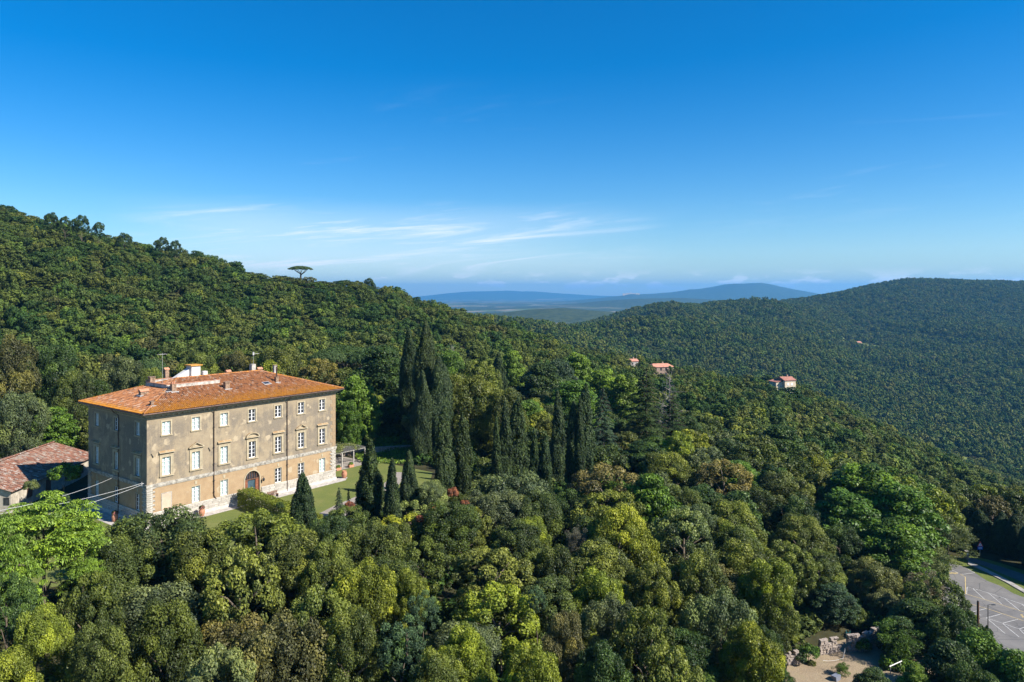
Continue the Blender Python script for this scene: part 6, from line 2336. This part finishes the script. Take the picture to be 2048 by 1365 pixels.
def house(name, px, Y, base_row, w, d, h, rise, rz, wm, rm, wins, label, hip=0.0, windark=True, on_ground=False):
    p = at(px, base_row, Y)
    g = gz(p.x, p.y)
    if on_ground: p.z = g - .3
    root = empty(name, (p.x, p.y, min(p.z, p.z)), R(rz))
    dn = max(2.0, p.z - g + 1)
    MB().box(-w / 2, w / 2, -d / 2, d / 2, -dn, h).build('wall', wm, root)
    o_ = .45
    mb = MB()
    mb.add([(-w / 2 - o_, -d / 2 - o_, h - .1), (w / 2 + o_, -d / 2 - o_, h - .1), (w / 2 + o_, d / 2 + o_, h - .1), (-w / 2 - o_, d / 2 + o_, h - .1), (-w / 2 - o_ + hip, 0, h + rise), (w / 2 + o_ - hip, 0, h + rise)],
           [(0, 1, 5, 4), (2, 3, 4, 5), (1, 2, 5), (3, 0, 4), (0, 3, 2, 1)])
    rf = mb.build('roof', rm, root)
    MB().box(w * .1, w * .1 + .7, -.3, .4, h + rise * .6, h + rise + .9).build('chimney', BROWNW, rf)
    for face, a, z_, ww, hh in wins:
        if face == 'f':
            o = MB().box(a - ww / 2, a + ww / 2, -d / 2 - .04, -d / 2 + .02, z_, z_ + hh).build('window', GLASSDARK if windark else WHITEWOOD, root)
            MB().box(a - ww / 2 - .1, a + ww / 2 + .1, -d / 2 - .12, -d / 2 - .041, z_ - .1, z_).build('sill', wm, o)
        else:
            o = MB().box(w / 2 - .02, w / 2 + .04, a - ww / 2, a + ww / 2, z_, z_ + hh).build('window', GLASSDARK, root)
            MB().box(w / 2 + .041, w / 2 + .12, a - ww / 2 - .1, a + ww / 2 + .1, z_ - .1, z_).build('sill', wm, o)
    tag(root, label, 'house', 'houses among the trees')
    return root


house('farmhouse', 1320, 455, 752, 14.2, 9.5, 6.0, 1.7, 14, BROWNW, PINKROOF, [('f', x, z, 1.1, 1.5) for x in (-5, -1.6, 1.8, 5) for z in (.9, 3.8)] + [('r', y, z, 1.0, 1.4) for y in (-2.4, 2.0) for z in (.9, 3.8)], 'brown farmhouse with broad pale red roof on the spur', 2.5)
house('cottage', 1264, 440, 732, 5.6, 5.0, 3.0, 1.2, 20, plain('grey_wall', (.34, .31, .28), .9, .1), PINKROOF, [('f', -1, 1.0, .9, 1.1)], 'small grey cottage with pale red roof left of the farmhouse')
fp = empty('flag_pole', at(1273, 727, 438))
MB().tube([(0, 0, -5), (0, 0, 5.2)], .06, 5).build('pole', ZINC, fp)
MB().lathe([(.1, 0), (.12, .12), (.02, .22)], 6, (0, 0, 5.2)).build('finial', ZINC, fp)
tag(fp, 'thin pale pole standing beside the small cottage', 'pole')
h3 = house('tall_house', 1571, 400, 786, 6.4, 9.0, 7.4, 1.5, 12, CREAM, REDROOF, [('f', x, z, 1.1, 1.3) for x in (-1.2, 1.0) for z in (1.6, 4.6)], 'tall cream house with red roof half hidden on the right spur', 0, False)
MB().box(-7.2, -3.202, -2.5, 4.4, -4, 6.2).build('side_wing', CREAM, h3)
mb = MB()
mb.add([(-7.6, -2.9, 6.15), (-3.2, -2.9, 6.95), (-3.2, 4.8, 6.95), (-7.6, 4.8, 6.15), (-7.6, -2.9, 6.35), (-3.2, -2.9, 7.15), (-3.2, 4.8, 7.15), (-7.6, 4.8, 6.35)], [(4, 5, 6, 7), (0, 1, 5, 4), (1, 2, 6, 5), (2, 3, 7, 6), (3, 0, 4, 7), (0, 3, 2, 1)])
mb.build('wing_roof', REDROOF, h3)
for z_ in (1.4, 4.4): MB().box(3.2, 4.4, -3, 1, z_, z_ + .15).box(4.3, 4.4, -3, 1, z_ + .15, z_ + 1.0).build('balcony', CREAM, h3)
house('far_farm', 1716, 1500, 687, 13, 8, 4.5, 2.0, 10, plain('pink_wall', (.45, .30, .24), .9, .1), PINKROOF, [('f', x, 1.2, 1.4, 1.6) for x in (-4, 0, 4)], 'tiny pink farm in a clearing on the far hill', 2, True, True)
house('white_hut', 930, 330, 680, 1.8, 1.6, .8, .3, 20, GREYPLASTER, GREYPLASTER, [('f', 0, .3, .4, .4)], 'small pale hut among the trees above the cypresses', 0, True, True)


def meadow(px, py, Y, rx, ry_, label, m=GRASS, lift=.4):
    c = at(px, py, Y)
    poly = [(c.x + rx * math.cos(a) * (1 + .2 * math.sin(3 * a)), c.y + ry_ * math.sin(a)) for a in [2 * math.pi * i / 20 for i in range(20)]]
    tag(link('meadow', patch_mesh('meadow', poly, m, max(1.5, rx / 25), lift)), label, kind='structure')


meadow(600, 566, 468, 30, 20, 'dry grass on the ridge round the umbrella pine')
meadow(1718, 688, 1490, 62, 62, 'pale meadow with olive trees round the far farm')
meadow(1945, 800, 660, 16, 22, 'small pale field in the valley woods')
fr_ = random.Random(31)
for i in range(16):
    px = fr_.uniform(1660, 1775)
    Y = fr_.uniform(1465, 1530)
    x = (px - 1024) / FPX * Y
    if abs(px - 1716) < 14 and abs(Y - 1500) < 20: continue
    plant('shrub', x, Y, 4.2, 6.0, 'pale green', 0, fr_, None, None)
    tag(TREES[-1]['obj'], 'round grey-green olive tree in the clearing of the far farm', 'tree', 'olive trees of the far farm')
    TREES[-1]['obj'].name = 'olive_tree'
for px, lab in ((1692, 'dark cypress left of the far farm, left of a pair'), (1698, 'dark cypress left of the far farm, right of a pair')):
    tree('cypress', px, 671, 1490, 6, 'cypress', 1, rng, lab)
# hill town on the blue ridge
ht = empty('hill_town', (0, 0, 0))
c = Vector(((1262 - 1024) / FPX * 11700, 11700, 0))
c.z = gz(c.x, c.y)
ht.location = c
for i in range(9):
    x = (i - 4) * 30 + fr_.uniform(-6, 6)
    MB().box(x - 12, x + 12, -12, 12, -30, fr_.uniform(8, 20)).build('house_block', CREAM, ht)
MB().box(-4, 4, -4, 4, -20, 38).build('tower', CREAM, ht)
tag(ht, 'tiny hill town on top of the blue ridge', 'town')

# leafless grey trees
for px, top, Y, lab in ((1338, 745, 178, 'bare grey tree right of the dark cedar'), (905, 690, 260, 'bare pale tree among the woods right of the tall cypresses'), (1325, 800, 172, 'bare grey twiggy tree at the foot of the dark cedar')):
    x = (px - 1024) / FPX * Y
    g = gz(x, Y)
    r_ = empty('bare_tree', (x, Y, g), px)
    h_ = CAMZ - (top - HOR) / FPX * Y - g
    r_.scale = (h_ / 11, h_ / 11, h_ / 9)
    link('trunk', BARE[0], r_)
    tag(r_, lab, 'tree')
for t, lab in zip([t for t in TREES if t['kind'] == 'shrub' and t['tone'] == 'russet'], ('russet shrub by the gravel path', 'russet shrub at the foot of the cypress row', 'russet shrub below the slim cypress', 'small russet shrub right of the slim cypresses', 'lowest russet shrub below the lawn edge')):
    tag(t['obj'], lab, 'shrub')
